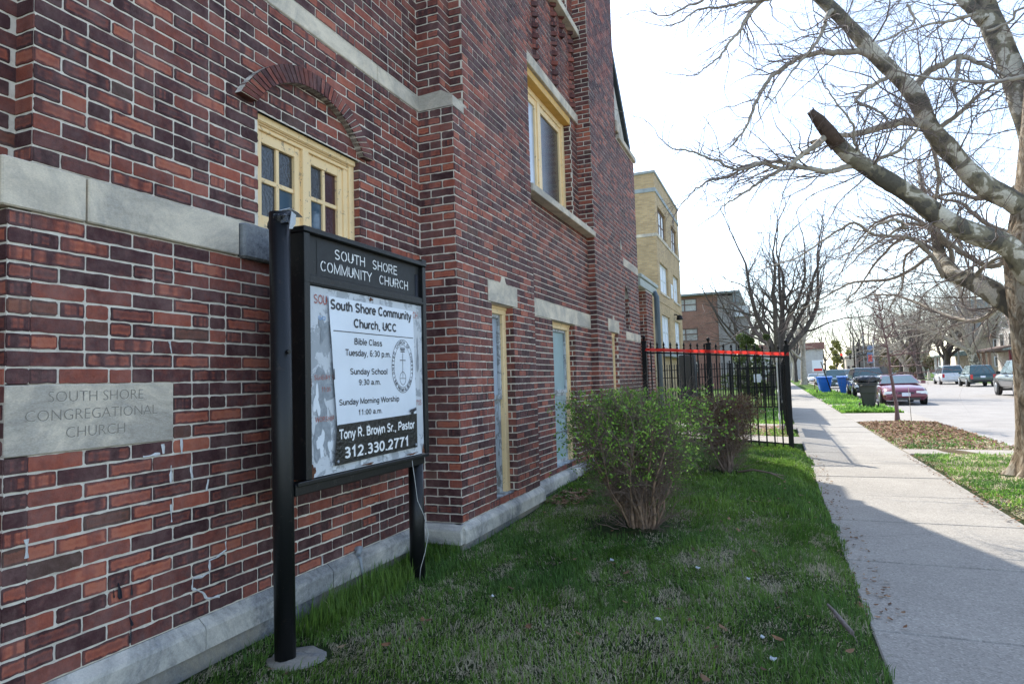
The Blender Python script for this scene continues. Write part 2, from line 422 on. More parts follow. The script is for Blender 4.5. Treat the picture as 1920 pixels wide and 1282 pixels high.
def brick_face(mb, O, U, N, u0, u1, z0, z1, holes=(), phase=0, seed=1, detail=1, proud=0.004, cz=CZ, bl=BL, zb=ZB, tone=0.0, jt=0.0112):
    O, U, N = Vector(O), Vector(U), Vector(N); R = random.Random(seed)
    flip = U.cross(Vector((0, 0, 1))).dot(N) < 0
    def P(u, z, n=0.0): 
        q = O + U * u + N * n; return (q.x, q.y, q.z + z)
    def add(pts, m, c=None, uv=None):
        if flip: pts = pts[::-1]; uv = uv[::-1] if uv else None
        mb.quad(pts, m, c, uv)
    for a, b, c, d in holes_rects((u0, u1), (z0, z1), holes):
        add([P(a, c), P(b, c), P(b, d), P(a, d)], 1, None, [(0, 0)] * 4)
    k = math.floor((z0 - zb) / cz + 1e-4)
    while zb + k * cz < z1 - 0.01:
        za, zt = max(zb + k * cz, z0), min(zb + (k + 1) * cz, z1); zm = (za + zt) / 2
        if zt - za < 0.03: k += 1; continue
        cuts = [(u0, u1)]
        for h in holes:
            if h[2] - 0.001 < zm < h[3] + 0.001:
                nc = []
                for a, b in cuts:
                    if h[1] <= a or h[0] >= b: nc.append((a, b)); continue
                    if h[0] > a: nc.append((a, h[0]))
                    if h[1] < b: nc.append((h[1], b))
                cuts = nc
        x = u0 - (bl / 2 if (k + phase) % 2 else 0.0)
        row = []
        while x < u1:
            if R.random() < 0.10 and x > u0: row += [(x, x + bl / 2), (x + bl / 2, x + bl)]
            else: row.append((x, x + bl))
            x += bl
        for a, b in row:
            for ca, cb in cuts:
                p, q = max(a, ca), min(b, cb)
                if q - p < 0.035: continue
                g = jt / 2
                e0 = e1 = g
                p2, q2 = p + e0 + R.uniform(-1, 1) * 0.0015, q - e1 + R.uniform(-1, 1) * 0.0015
                if p == ca: p2 = p + 0.0005
                if q == cb: q2 = q - 0.0005
                y0_, y1_ = za + g + R.uniform(-1, 1) * 0.001, zt - g + R.uniform(-1, 1) * 0.001
                if zm > 0: pass
                t = R.choice((R.gauss(0.22, 0.09), R.gauss(0.66, 0.11), R.gauss(0.38, 0.12))) + tone
                col = (min(max(t, 0.0), 1.0), R.random(), R.random(), 1)
                pr = proud + R.uniform(-0.001, 0.0015)
                if detail == 2:
                    nu = 6 if q - p > 0.12 else 3; ring = []; js = lambda: R.gauss(0, 0.0013)
                    ch = R.choice((.002, .003, .003, .004, .008))
                    ring.append((p2 + ch, y0_)); 
                    for i in range(1, nu): ring.append((p2 + (q2 - p2) * i / nu, y0_ + js()))
                    ring += [(q2 - ch, y0_), (q2, y0_ + ch), (q2 + js(), zm), (q2, y1_ - ch), (q2 - ch, y1_)]
                    for i in range(nu - 1, 0, -1): ring.append((p2 + (q2 - p2) * i / nu, y1_ + js()))
                    ring += [(p2 + ch, y1_), (p2, y1_ - ch), (p2 + js(), zm), (p2, y0_ + ch)]
                    uv = [((r_[0] - p2) / max(q2 - p2, .01), (r_[1] - y0_) / (y1_ - y0_)) for r_ in ring]
                    f = [P(r_[0], r_[1], pr) for r_ in ring]; w = [P(r_[0] + (0.0015 if r_[0] > (p2 + q2) / 2 else -0.0015), r_[1] + (0.0015 if r_[1] > zm else -0.0015), -0.001) for r_ in ring]
                    if flip: f, w, uv = f[::-1], w[::-1], uv[::-1]
                    n = len(mb.v); L_ = len(f); mb.v += f + w
                    mb.face(range(n, n + L_), 0, col, uv)
                    for i in range(L_):
                        j = (i + 1) % L_; mb.face((n + i, n + L_ + i, n + L_ + j, n + j), 0, col, [uv[i], uv[i], uv[j], uv[j]])
                else:
                    f = [P(p2, y0_, pr), P(q2, y0_, pr), P(q2, y1_, pr), P(p2, y1_, pr)]
                    w = [P(p2, y0_, -0.001), P(q2, y0_, -0.001), P(q2, y1_, -0.001), P(p2, y1_, -0.001)]
                    uv = [(0, 0), (1, 0), (1, 1), (0, 1)]
                    if flip: f, w, uv = f[::-1], w[::-1], uv[::-1]
                    n = len(mb.v); mb.v += f + w; mb.face(range(n, n + 4), 0, col, uv)
                    for i in range(4):
                        j = (i + 1) % 4; mb.face((n + i, n + 4 + i, n + 4 + j, n + j), 0, col, [uv[i], uv[i], uv[j], uv[j]])
        k += 1

YD, XD = (0, 1, 0), (1, 0, 0)
PX, MY = (1, 0, 0), (0, -1, 0)
church = empty('brick_church', 'dark red brick church with limestone bands behind the black sign', 'church')
BX, CX, TX = 0.325, 0.22, 0.325          # planes of buttress, window bay, tower
ZTOP = 9.2
wb = MB()
# wall A, between the entrance pier and the first buttress
WA = (2.82, 3.80, 2.358, 3.03)           # window over the sign
brick_face(wb, (0, 0, 0), YD, PX, 1.617, 4.65, ZB, 2.155, [(1.61, 2.265, 1.20, 1.483)], 0, 3, 2)
brick_face(wb, (0, 0, 0), YD, PX, 1.533, 1.617, ZB, 2.155, [(1.5, 1.7, 1.20, 1.483)], 0, 4, 2)
brick_face(wb, (0, 0, 0), YD, PX, 1.617, 4.65, 2.155, 3.712, [WA, (1.6, 3.925, 2.15, 2.358)], 1, 5, 2)
brick_face(wb, (0, 0, 0), YD, PX, 1.617, 4.65, 3.85, 5.6, [], 0, 6, 1)
brick_face(wb, (-0.11, 0, 0), YD, PX, -1.2, 1.617, 2.25, 5.6, [], 0, 7, 2)
brick_face(wb, (-0.11, 0, 0), YD, PX, -1.2, 1.533, ZB, 2.155, [], 0, 8, 2)
brick_face(wb, (-0.11, 1.617, 0), XD, MY, 0, 0.11, 2.30, 5.6, [], 0, 9, 2)
brick_face(wb, (-0.11, 1.533, 0), XD, MY, 0, 0.11, ZB, 2.155, [], 0, 10, 2)
# buttress returns and front
brick_face(wb, (0, 4.65, 0), XD, MY, 0, BX, ZB, 3.712, [], 0, 11, 2)
brick_face(wb, (0, 4.65, 0), XD, MY, 0, 0.205, 3.85, 6.2, [], 0, 12, 2)
brick_face(wb, (0.205, 4.65, 0), YD, PX, 0, 0.20, 3.85, 6.2, [], 0, 13, 1)
brick_face(wb, (0.205, 4.85, 0), XD, MY, 0, 0.12, 3.85, 6.2, [], 1, 14, 1)
W1 = (5.33, 5.85, 0.375, 2.155)
brick_face(wb, (BX, 0, 0), YD, PX, 4.65, 6.46, ZB, 3.712, [W1, (5.25, 5.95, 2.155, 2.358)], 1, 15, 2)
brick_face(wb, (BX, 0, 0), YD, PX, 4.85, 6.46, 3.712, 7.4, [], 0, 16, 1)
# window bay: lower panel, deep upper recess
W2 = (7.36, 8.30, 0.375, 2.155)
brick_face(wb, (CX, 0, 0), YD, PX, 6.46, 9.10, ZB, 3.49, [W2, (6.4, 9.2, 2.155, 2.358)], 0, 17, 1)
W3 = (6.75, 8.80, 3.57, 5.19)
RX = 0.11
brick_face(wb, (RX, 0, 0), YD, PX, 6.46, 9.10, 3.57, 8.2, [W3, (6.4, 9.2, 5.19, 5.33), (7.0, 8.80, 6.60, 8.3)], 0, 18, 1)
brick_face(wb, (RX - 0.12, 8.80, 0), XD, MY, 0, 0.12, 3.57, 5.19, [], 0, 19, 1)
brick_face(wb, (RX - 0.12, 8.80, 0), XD, MY, 0, 0.12, 6.60, 8.2, [], 0, 20, 1)
# tower
brick_face(wb, (CX, 9.10, 0), XD, MY, 0, TX - CX, ZB, 3.55, [], 0, 21, 1)
brick_face(wb, (RX, 9.10, 0), XD, MY, 0, TX - RX, 3.55, ZTOP, [], 0, 22, 1)
W4 = (9.95, 10.40, 0.375, 2.155)
NI = (11.04, 11.36, 2.29, 2.86)
TW = [W4, (9.74, 10.475, 2.155, 2.358), (11.03, 12.30, 2.09, 2.24), (11.03, 12.30, 3.36, 3.50), NI]
for j in range(5): TW.append((11.04 + 0.055 * 0.5 * j, 11.36 - 0.10 * 0.5 * j - .02, 2.86 + 0.05 * j, 2.86 + 0.05 * (j + 1)))
brick_face(wb, (TX, 0, 0), YD, PX, 9.10, 10.80, ZB, ZTOP, TW, 0, 23, 1)
brick_face(wb, (TX, 0, 0), YD, PX, 10.80, 12.30, ZB, 5.56, TW, 0, 24, 1)
wall = wb.build('wall', [M['brick'], M['mortar']], church)

# solid masonry behind the faces, roof and the unseen rear block
core = MB()
core.box(-9, -0.30, -1.2, 12.28, 0, 5.5)
for (x1, ya, yb, zt) in ((-0.005, 1.62, 2.78, 5.58), (-0.005, 3.84, 4.66, 5.58), (-0.115, -1.2, 1.55, 5.58)):
    core.box(-0.3, x1, ya, yb, 0.02, zt)
core.box(-0.3, -0.005, 2.78, 3.84, 3.16, 5.58); core.box(-0.3, -0.005, 2.78, 3.84, 0.02, 2.34)
core.box(-0.3, BX - 0.004, 4.665, 5.30, 0.02, 3.70); core.box(-0.3, BX - 0.004, 5.88, 6.456, 0.02, 7.39)
core.box(-0.3, BX - 0.004, 4.86, 5.88, 3.72, 7.39); core.box(-0.3, BX - 0.004, 5.30, 5.88, 2.37, 3.72)
core.box(-0.3, 0.2, 4.66, 4.9, 3.72, 6.19)
core.box(-0.3, CX - 0.004, 6.46, 7.33, 0.02, 3.48); core.box(-0.3, CX - 0.004, 8.33, 9.10, 0.02, 3.48); core.box(-0.3, CX - 0.004, 7.33, 8.33, 2.37, 3.48)
core.box(-0.3, RX - 0.004, 6.46, 6.74, 3.6, 8.2); core.box(-0.3, RX - 0.125, 8.82, 9.10, 3.6, 8.2); core.box(-0.3, RX - 0.004, 6.74, 8.80, 5.35, 6.58)
core.box(RX - 0.125, RX - 0.004, 8.808, 9.10, 3.6, 8.2)
core.box(-2.2, TX - 0.006, 9.106, 9.90, 0.02, ZTOP); core.box(-2.2, TX - 0.006, 10.45, 10.79, 0.02, ZTOP)
core.box(-2.2, TX - 0.006, 9.90, 10.45, 2.37, ZTOP); core.box(-2.2, TX - 0.15, 9.90, 10.45, 0.02, 2.37)
core.box(-0.3, TX - 0.006, 10.79, 11.02, 0.02, 5.5); core.box(-0.3, TX - 0.006, 11.38, 12.29, 0.02, 5.5)
core.box(-0.3, TX - 0.006, 11.02, 11.38, 3.15, 5.5); core.box(-0.3, TX - 0.13, 11.02, 11.38, 0.02, 3.15)
core.box(-8, -1.05, 12.2, 15.1, 0, 8.0)  # unseen block added and sized to cast the shadow step on the walk
core.build('inner_masonry', M['mortar'], church)

def yz_box(name, mat, x0, x1, y0, y1, z0, z1, bev=0.006, label=None, parent=church):
    b = MB(); b.box(x0, x1, y0, y1, z0, z1, bev=bev); o = b.build(name, mat, parent)
    if label: o['label'] = label
    return o
# limestone bands (each block its own stone)
for (a, b_) in ((1.50, 1.824), (1.832, 2.665)):
    yz_box('stone_band', M['stone'], -0.10, 0.018 + 0.002 * (a > 1.6), a, b_, 2.160, 2.352)
yz_box('stone_band', M['stone'], -0.3, -0.085, -1.2, 1.50, 2.160, 2.30)
yz_box('window_sill', M['sooty'], -0.12, 0.045, 2.673, 3.93, 2.150, 2.345, 0.012)
for (a, b_) in ((1.62, 2.9), (2.906, 4.04), (4.046, 4.648)):
    yz_box('stone_band', M['stone'], -0.06, 0.008, a, b_, 3.716, 3.846)
cap = MB()
ring = [(BX + .004, 3.716), (BX + .004, 3.80), (BX - .10, 3.86), (-.02, 3.846), (-.02, 3.716)]
cap.prism([(x, 4.644, z) for x, z in ring], (0, 0.26, 0)); cap.build('buttress_cap', M['stone'], church)
# lintels, with the little key nib
def lintel(x, ya, yb, z0=2.161, z1=2.352, nib=True):
    b = MB(); ym = (ya + yb) / 2
    ring = [(ya, z0), (yb, z0), (yb, z1)]
    if nib: ring += [(ym + .08, z1), (ym + .05, z1 + .03), (ym + .035, z1 + .072), (ym - .035, z1 + .072), (ym - .05, z1 + .03), (ym - .08, z1)]
    ring += [(ya, z1)]
    b.prism([(x + .010, y, z) for y, z in ring], (-0.16, 0, 0)); return b.build('stone_lintel', M['stone'], church)
lintel(BX, 5.25, 5.95); lintel(CX, 6.468, 9.092, nib=False); lintel(TX, 9.74, 10.475); 
yz_box('stone_lintel', M['stone'], RX - .1, RX + .035, 6.468, 9.095, 5.195, 5.335)
yz_box('window_sill', M['stone'], RX - .12, BX + .030, 6.462, 7.62, 3.485, 3.568)
yz_box('window_sill', M['stone'], RX - .12, BX + .030, 7.626, 9.085, 3.485, 3.568)
yz_box('window_sill', M['stone'], RX - .12, RX + .11, 6.468, 9.06, 6.50, 6.60)
for (a, b_) in ((11.032, 11.5), (11.506, 12.30)):
    yz_box('stone_block', M['stone'], TX - .1, TX + .008, a, b_, 2.095, 2.236)
yz_box('stone_band', M['stone'], TX - .1, TX + .008, 11.032, 12.305, 3.365, 3.496)
b = MB(); b.prism([(TX + .012, 10.80, 3.62), (TX + .012, 10.93, 3.62), (TX + .012, 10.83, 3.80)], (-.05, 0, 0)); b.build('stone_block', M['stone'], church)
yz_box('coping', M['stone'], -0.3, TX + .05, 10.90, 12.34, 5.565, 5.66, 0.01)
yz_box('coping', M['stone'], -0.3, TX + .04, 10.78, 11.12, 5.665, 5.86, 0.01)
yz_box('coping', M['stone'], -0.3, 0.04, 1.6, 4.66, 5.58, 5.68, 0.01)

# plinth: chamfered coping stones over the foundation
def plinth(x, y0, y1, joints, end0=False):
    ys = [y0] + list(joints) + [y1]
    for i in range(len(ys) - 1):
        a, c = ys[i] + 0.003, ys[i + 1] - 0.003
        ring = [(-.05, .18), (.05, .18), (.052, .275), (.046, .290), (.004, .324), (-.05, .324)]
        b = MB(); dx = rnd.uniform(-.002, .002)
        b.prism([(x + r[0] + dx, a, r[1]) for r in ring], (0, c - a, 0)); b.build('plinth_stone', M['stone_low'], church)
    f = MB(); f.box(x - .1, x + .028, y0, y1, -.15, .172); f.build('foundation', M['found'], church)
plinth(0, -1.2, 4.62, [0.5, 1.45, 2.41, 3.39])
plinth(BX, 4.60, 6.50, [4.9, 5.57, 6.06])
plinth(CX + .004, 6.505, 9.05, [7.1, 8.4])
plinth(BX, 9.05, 12.34, [10.1, 11.2])
b = MB()     # return of the plinth across the buttress
b.prism([(0.0, 4.602 - .05 + r[0], r[1]) for r in [(.05, .18), (-.002, .18), (-.004, .275), (.0, .290), (.048, .324), (.09, .324)]], (BX + .03, 0, 0)); b.build('plinth_stone', M['stone_low'], church)
b = MB(); b.box(0, BX + .02, 4.585, 4.66, -.15, .172); b.build('foundation', M['found'], church)
b = MB(); b.prism([(CX, 9.10 - .05 + r[0], r[1]) for r in [(.05, .18), (0, .18), (0, .275), (.004, .290), (.05, .324), (.09, .324)]], (BX + .03 - CX, 0, 0)); b.build('plinth_stone', M['stone_low'], church)

# hood arch over the window: voussoirs standing proud
inner, outer = [], []
for i in range(35):
    t = -1 + 2 * i / 34
    a, c = t * math.radians(55.5), t * math.radians(60.5)
    inner.append((3.278 + .617 * math.sin(a), 2.705 + .617 * math.cos(a))); outer.append((3.278 + .722 * math.sin(c), 2.705 + .722 * math.cos(c)))
ab = MB(); AX = 0.055
for i in range(34):
    i0, i1, o0, o1 = Vector(inner[i]), Vector(inner[i + 1]), Vector(outer[i]), Vector(outer[i + 1])
    g = 0.10
    q = [i0.lerp(i1, g), i1.lerp(i0, g), o1.lerp(o0, g), o0.lerp(o1, g)]
    col = (min(max(random.Random(i).gauss(0.42, 0.12), 0), 1), random.Random(i + 50).random() * .7, random.Random(i + 90).random(), 1)
    n = len(ab.v); f = [(AX + rnd.uniform(0, .003), p.x, p.y) for p in q]; w = [(0.002, p.x, p.y) for p in q]
    ab.v += f + w; uv = [(0, 0), (0, 1), (1, 1), (1, 0)]
    ab.face((n, n + 1, n + 2, n + 3), 0, col, uv)
    for k in range(4):
        j = (k + 1) % 4; ab.face((n + k, n + 4 + k, n + 4 + j, n + j), 0, col, [uv[k], uv[k], uv[j], uv[j]])
    q = [i0, i1, o1, o0]; n = len(ab.v); f = [(AX - .006, p.x, p.y) for p in q]; w = [(0.0, p.x, p.y) for p in q]
    ab.v += f + w; ab.face((n, n + 1, n + 2, n + 3), 1)
    ab.face((n, n + 4, n + 5, n + 1), 1); ab.face((n + 3, n + 2, n + 6, n + 7), 1)
    if i == 0: ab.face((n + 3, n + 7, n + 4, n), 0, col, [(.5, .5)] * 4)
    if i == 33: ab.face((n + 1, n + 5, n + 6, n + 2), 0, col, [(.5, .5)] * 4)
ab.build('window_arch', [M['brick'], M['mortar']], church)

# decorative stepped brick ribs between the bay windows
for yy, z0_, z1_ in ((7.32, 5.36, 6.9), (8.08, 5.36, 6.48), (8.86, 5.36, 6.48), (7.05, 6.2, 7.2), (8.45, 6.2, 6.48)):
    rb = MB(); z = z0_; k = 0; R = random.Random(int(yy * 100))
    while z < z1_:
        s = 1 if k % 2 == 0 else -1; w_ = 0.055
        col = (min(max(R.gauss(.4, .2), 0), 1), R.random(), R.random(), 1)
        n = len(rb.v); d = 0.075 if k % 2 == 0 else 0.035
        ring = [(RX, yy - w_), (RX + d, yy), (RX, yy + w_)]
        for zz in (z + .006, z + CZ - .006): rb.v += [(x, y, zz) for x, y in ring]
        rb.face((n, n + 1, n + 4, n + 3), 0, col, [(0, 0), (1, 0), (1, 1), (0, 1)]); rb.face((n + 1, n + 2, n + 5, n + 4), 0, col, [(0, 0), (1, 0), (1, 1), (0, 1)])
        rb.face((n, n + 2, n + 1), 0, col, [(.5, .5)] * 3); rb.face((n + 3, n + 4, n + 5), 0, col, [(.5, .5)] * 3)
        z += CZ; k += 1
    rb.build('brick_rib', [M['brick'], M['mortar']], church)

# ---- windows
def bar(b, x0, x1, y0, y1, z0, z1, bev=0.003, m=0): b.box(x0, x1, y0, y1, z0, z1, m, None, bev)
# window over the sign: two casements of 2 x 2 lights
w = MB(); FX = -0.075
w0 = MB()
bar(w0, FX - .06, FX + .030, 2.822, 2.878, 2.35, 3.03); bar(w0, FX - .06, FX + .030, 3.742, 3.798, 2.35, 3.03)
bar(w0, FX - .06, FX + .016, 3.695, 3.742, 2.35, 2.955)
bar(w0, FX - .06, FX + .045, 2.822, 3.798, 2.995, 3.035); bar(w0, FX - .06, FX + .020, 2.878, 3.742, 2.955, 2.995)
for k, dz in enumerate((.978, .968)): bar(w0, FX - .02, FX + .032 + .006 * k, 2.84, 3.78, 2.978 + .012 * k, 2.986 + .012 * k)
bar(w0, FX - .06, FX + .028, 3.262, 3.318, 2.40, 2.955); bar(w0, FX - .06, FX + .022, 2.878, 3.742, 2.35, 2.40)
win = w0.build('window', M['yellow'], church); win['label'] = 'cream four-light casement window under the brick arch'
cm = MB()
for (a, c) in ((2.878, 3.262), (3.318, 3.695)):
    bar(cm, FX - .05, FX + .004, a, a + .05, 2.40, 2.955); bar(cm, FX - .05, FX + .004, c - .05, c, 2.40, 2.955)
    bar(cm, FX - .05, FX + .003, a + .05, c - .05, 2.89, 2.955); bar(cm, FX - .05, FX + .003, a + .05, c - .05, 2.40, 2.455)
    ym = (a + c) / 2; bar(cm, FX - .04, FX - .004, ym - .013, ym + .013, 2.455, 2.89); bar(cm, FX - .04, FX - .006, a + .05, c - .05, 2.655, 2.683)
cm.build('casement', M['yellow'], win)
gl = [M['glass_dark'], M['glass_dark'], M['glass_dark'], M['glass_blue'], M['glass_dark'], M['glass_plum'], M['glass_blue'], M['glass_plum']]
i = 0
for (a, c) in ((2.878, 3.262), (3.318, 3.695)):
    ym = (a + c) / 2
    for (y0, y1) in ((a + .05, ym - .013), (ym + .013, c - .05)):
        for (z0, z1) in ((2.683, 2.89), (2.455, 2.655)):
            mats = [M['glass_dark'], M['glass_dark'], M['glass_dark'], M['glass_blue'], M['glass_dark'], M['glass_blue'], M['glass_plum'], M['glass_plum']]
            p = MB(); p.quad([(FX - .02, y0 - .01, z0 - .01), (FX - .02, y1 + .01, z0 - .01), (FX - .02 , y1 + .01, z1 + .01), (FX - .02, y0 - .01, z1 + .01)])
            p.build('pane', mats[i], win); i += 1
jb = MB()
jb.quad([(0, 2.82, 2.34), (FX - .06, 2.82, 2.34), (FX - .06, 2.82, 3.04), (0, 2.82, 3.04)], 1)
brick_face(jb, (FX - .02, 3.80, 0), XD, MY, 0, 0.094, 2.358, 3.03, [], 1, 33, 2)
jb.build('window_reveal', [M['brick'], M['mortar']], church)

def slim_window(x, y0, y1, z0, z1, mat_hi, mat_lo, label, dep=0.10, frame=.085, left=.02):
    f = MB(); fx = x - dep
    bar(f, fx - .05, fx + .020, y1 - frame, y1 - .002, z0, z1); bar(f, fx - .05, fx + .02, y0 + .002, y0 + left + .02, z0, z1)
    bar(f, fx - .05, fx + .024, y0, y1, z1 - .075, z1 - .002); bar(f, fx - .05, fx + .034, y0, y1, z1 - .03, z1 - .002)
    wn_ = f.build('window', M['yellow'], church); wn_['label'] = label
    s = MB(); a, c, zm = y0 + left + .02, y1 - frame, z0 + (z1 - z0) * 0.50
    for (p, q) in ((z0 + .01, zm), (zm, z1 - .075)):
        xx = fx - .005 if p > z0 + .1 else fx - .022
        bar(s, xx - .03, xx, a, a + .035, p, q); bar(s, xx - .03, xx, c - .035, c, p, q)
        bar(s, xx - .03, xx - .002, a + .035, c - .035, p, p + .045); bar(s, xx - .03, xx - .002, a + .035, c - .035, q - .035, q)
    bar(s, fx - .04, fx + .06, y0, y1, z0 - .03, z0 + .012)
    s.build('sash', M['grey_paint'], wn_)
    for (p, q, mt) in ((z0, zm, mat_lo), (zm, z1 - .07, mat_hi)):
        g = MB(); g.quad([(fx - .034, a, p), (fx - .034, c, p), (fx - .034, c, q), (fx - .034, a, q)]); g.build('pane', mt, wn_)
    r = MB()
    brick_face(r, (x - dep - .05, y1, 0), XD, MY, 0, dep + .05, z0 - .05, z1, [], 0, int(y0 * 10), 1)
    r.quad([(x, y0, z0 - .04), (x - dep - .05, y0, z0 - .04), (x - dep - .05, y0, z1), (x, y0, z1)], 1)
    r.quad([(x, y0, z1), (x - dep - .05, y0, z1), (x - dep - .05, y1, z1), (x, y1, z1)], 1)
    r.build('window_reveal', [M['brick'], M['mortar']], church)
M['glass_white'] = peel_paint('whitewashed glass', (0.40, 0.45, 0.50), (0.15, 0.16, 0.165), 0.72, 0.35, 7)
slim_window(BX, *W1, M['glass_sky'], M['glass_white'], 'narrow window with whitewashed lower pane nearest the sign')
slim_window(CX, *W2, M['glass_frost'], M['glass_frost'], 'wider window with pale green frosted panes beside the bush')
slim_window(TX, *W4, M['glass_white'], M['glass_white'], 'narrow window at the foot of the tower', dep=.08, frame=.06)
# upper bay window
f = MB(); UX = -0.02
y0, y1, z0, z1 = W3
bar(f, UX - .06, UX + .03, y0, y0 + .05, z0, z1 - .1); bar(f, UX - .06, UX + .03, y1 - .10, y1 - .002, z0, z1 - .1)
bar(f, UX - .06, UX + .02, y0, y1, z1 - .17, z1 - .1); bar(f, UX - .06, UX + .02, 7.70, 7.80, z0, z1 - .17); bar(f, UX - .06, UX + .01, y0 + .05, y1 - .1, z0 - .01, z0 + .05)
uw = f.build('window', M['yellow'], church); uw['label'] = 'large upper window with two tall lights'
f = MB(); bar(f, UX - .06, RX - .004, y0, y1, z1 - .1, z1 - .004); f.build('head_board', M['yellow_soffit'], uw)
f = MB()
for (a, c) in ((y0 + .05, 7.70), (7.80, y1 - .10)):
    bar(f, UX - .05, UX + .004, a, a + .06, z0 + .05, z1 - .17); bar(f, UX - .05, UX + .004, c - .06, c, z0 + .05, z1 - .17); bar(f, UX - .05, UX + .002, a + .06, c - .06, z1 - .25, z1 - .17)
f.build('sash', M['yellow'], uw)
for (a, c, mt) in ((y0 + .05, 7.70, M['glass_sky']), (7.80, y1 - .10, M['glass_dark'])):
    g = MB(); g.quad([(UX - .02, a, z0), (UX - .02, c, z0), (UX - .02, c, z1 - .17), (UX - .02, a, z1 - .17)]); g.build('pane', mt, uw)
f = MB(); bar(f, UX - .06, UX + .03, 7.0, 8.80, 6.60, 6.66); bar(f, UX - .06, UX + .03, 8.70, 8.80, 6.66, 8.2); bar(f, UX - .06, UX + .02, 7.85, 7.95, 6.66, 8.2)
uw2 = f.build('window', M['yellow'], church); uw2['label'] = 'topmost window, cut by the edge of the photo'
g = MB(); g.quad([(UX - .03, 7.0, 6.6), (UX - .03, 8.8, 6.6), (UX - .03, 8.8, 8.2), (UX - .03, 7.0, 8.2)]); g.build('pane', M['glass_dark'], uw2)
g = MB(); g.box(TX - .14, TX - .12, 11.0, 11.4, 2.24, 3.14); g.build('niche_panel', M['void'], church)
rv = MB(); brick_face(rv, (TX - .12, 11.37, 0), XD, MY, 0, .12, 2.24, 2.86, [], 0, 71, 1); rv.build('niche_reveal', [M['brick'], M['mortar']], church)

# cornerstone with cut letters
def text_mesh(name, s, mat, M4, yz, parent, extrude=0.0006, offset=0.0, spacing=1.0, shear=0.0):
    """s is laid in local x (reading) / y (up), then fitted to width & height and placed by M4"""
    cu = bpy.data.curves.new(name, 'FONT'); cu.body = s; cu.extrude = 0.0; cu.offset = offset; cu.space_character = spacing
    cu.shear = shear; cu.resolution_u = 3
    o = bpy.data.objects.new(name, cu); COL.objects.link(o)
    dg = bpy.context.evaluated_depsgraph_get(); me = bpy.data.meshes.new_from_object(o.evaluated_get(dg))
    bpy.data.objects.remove(o)
    n = len(me.vertices); co = np.empty(n * 3, np.float32); me.vertices.foreach_get('co', co); co = co.reshape(-1, 3)
    x0, x1 = co[:, 0].min(), co[:, 0].max()
    W_, H_ = yz
    co[:, 0] = (co[:, 0] - x0) / (x1 - x0) * W_
    co[:, 1] = co[:, 1] / 0.73 * H_
    me.vertices.foreach_set('co', co.reshape(-1)); me.materials.clear(); me.materials.append(mat); me.transform(M4); me.update()
    o = bpy.data.objects.new(name, me); COL.objects.link(o); o.parent = parent
    return o
def _A(cx, cy, rx, ry, a0, a1, n=12):
    return [(cx + rx * math.cos(math.radians(a0 + (a1 - a0) * k / n)), cy + ry * math.sin(math.radians(a0 + (a1 - a0) * k / n))) for k in range(n + 1)]
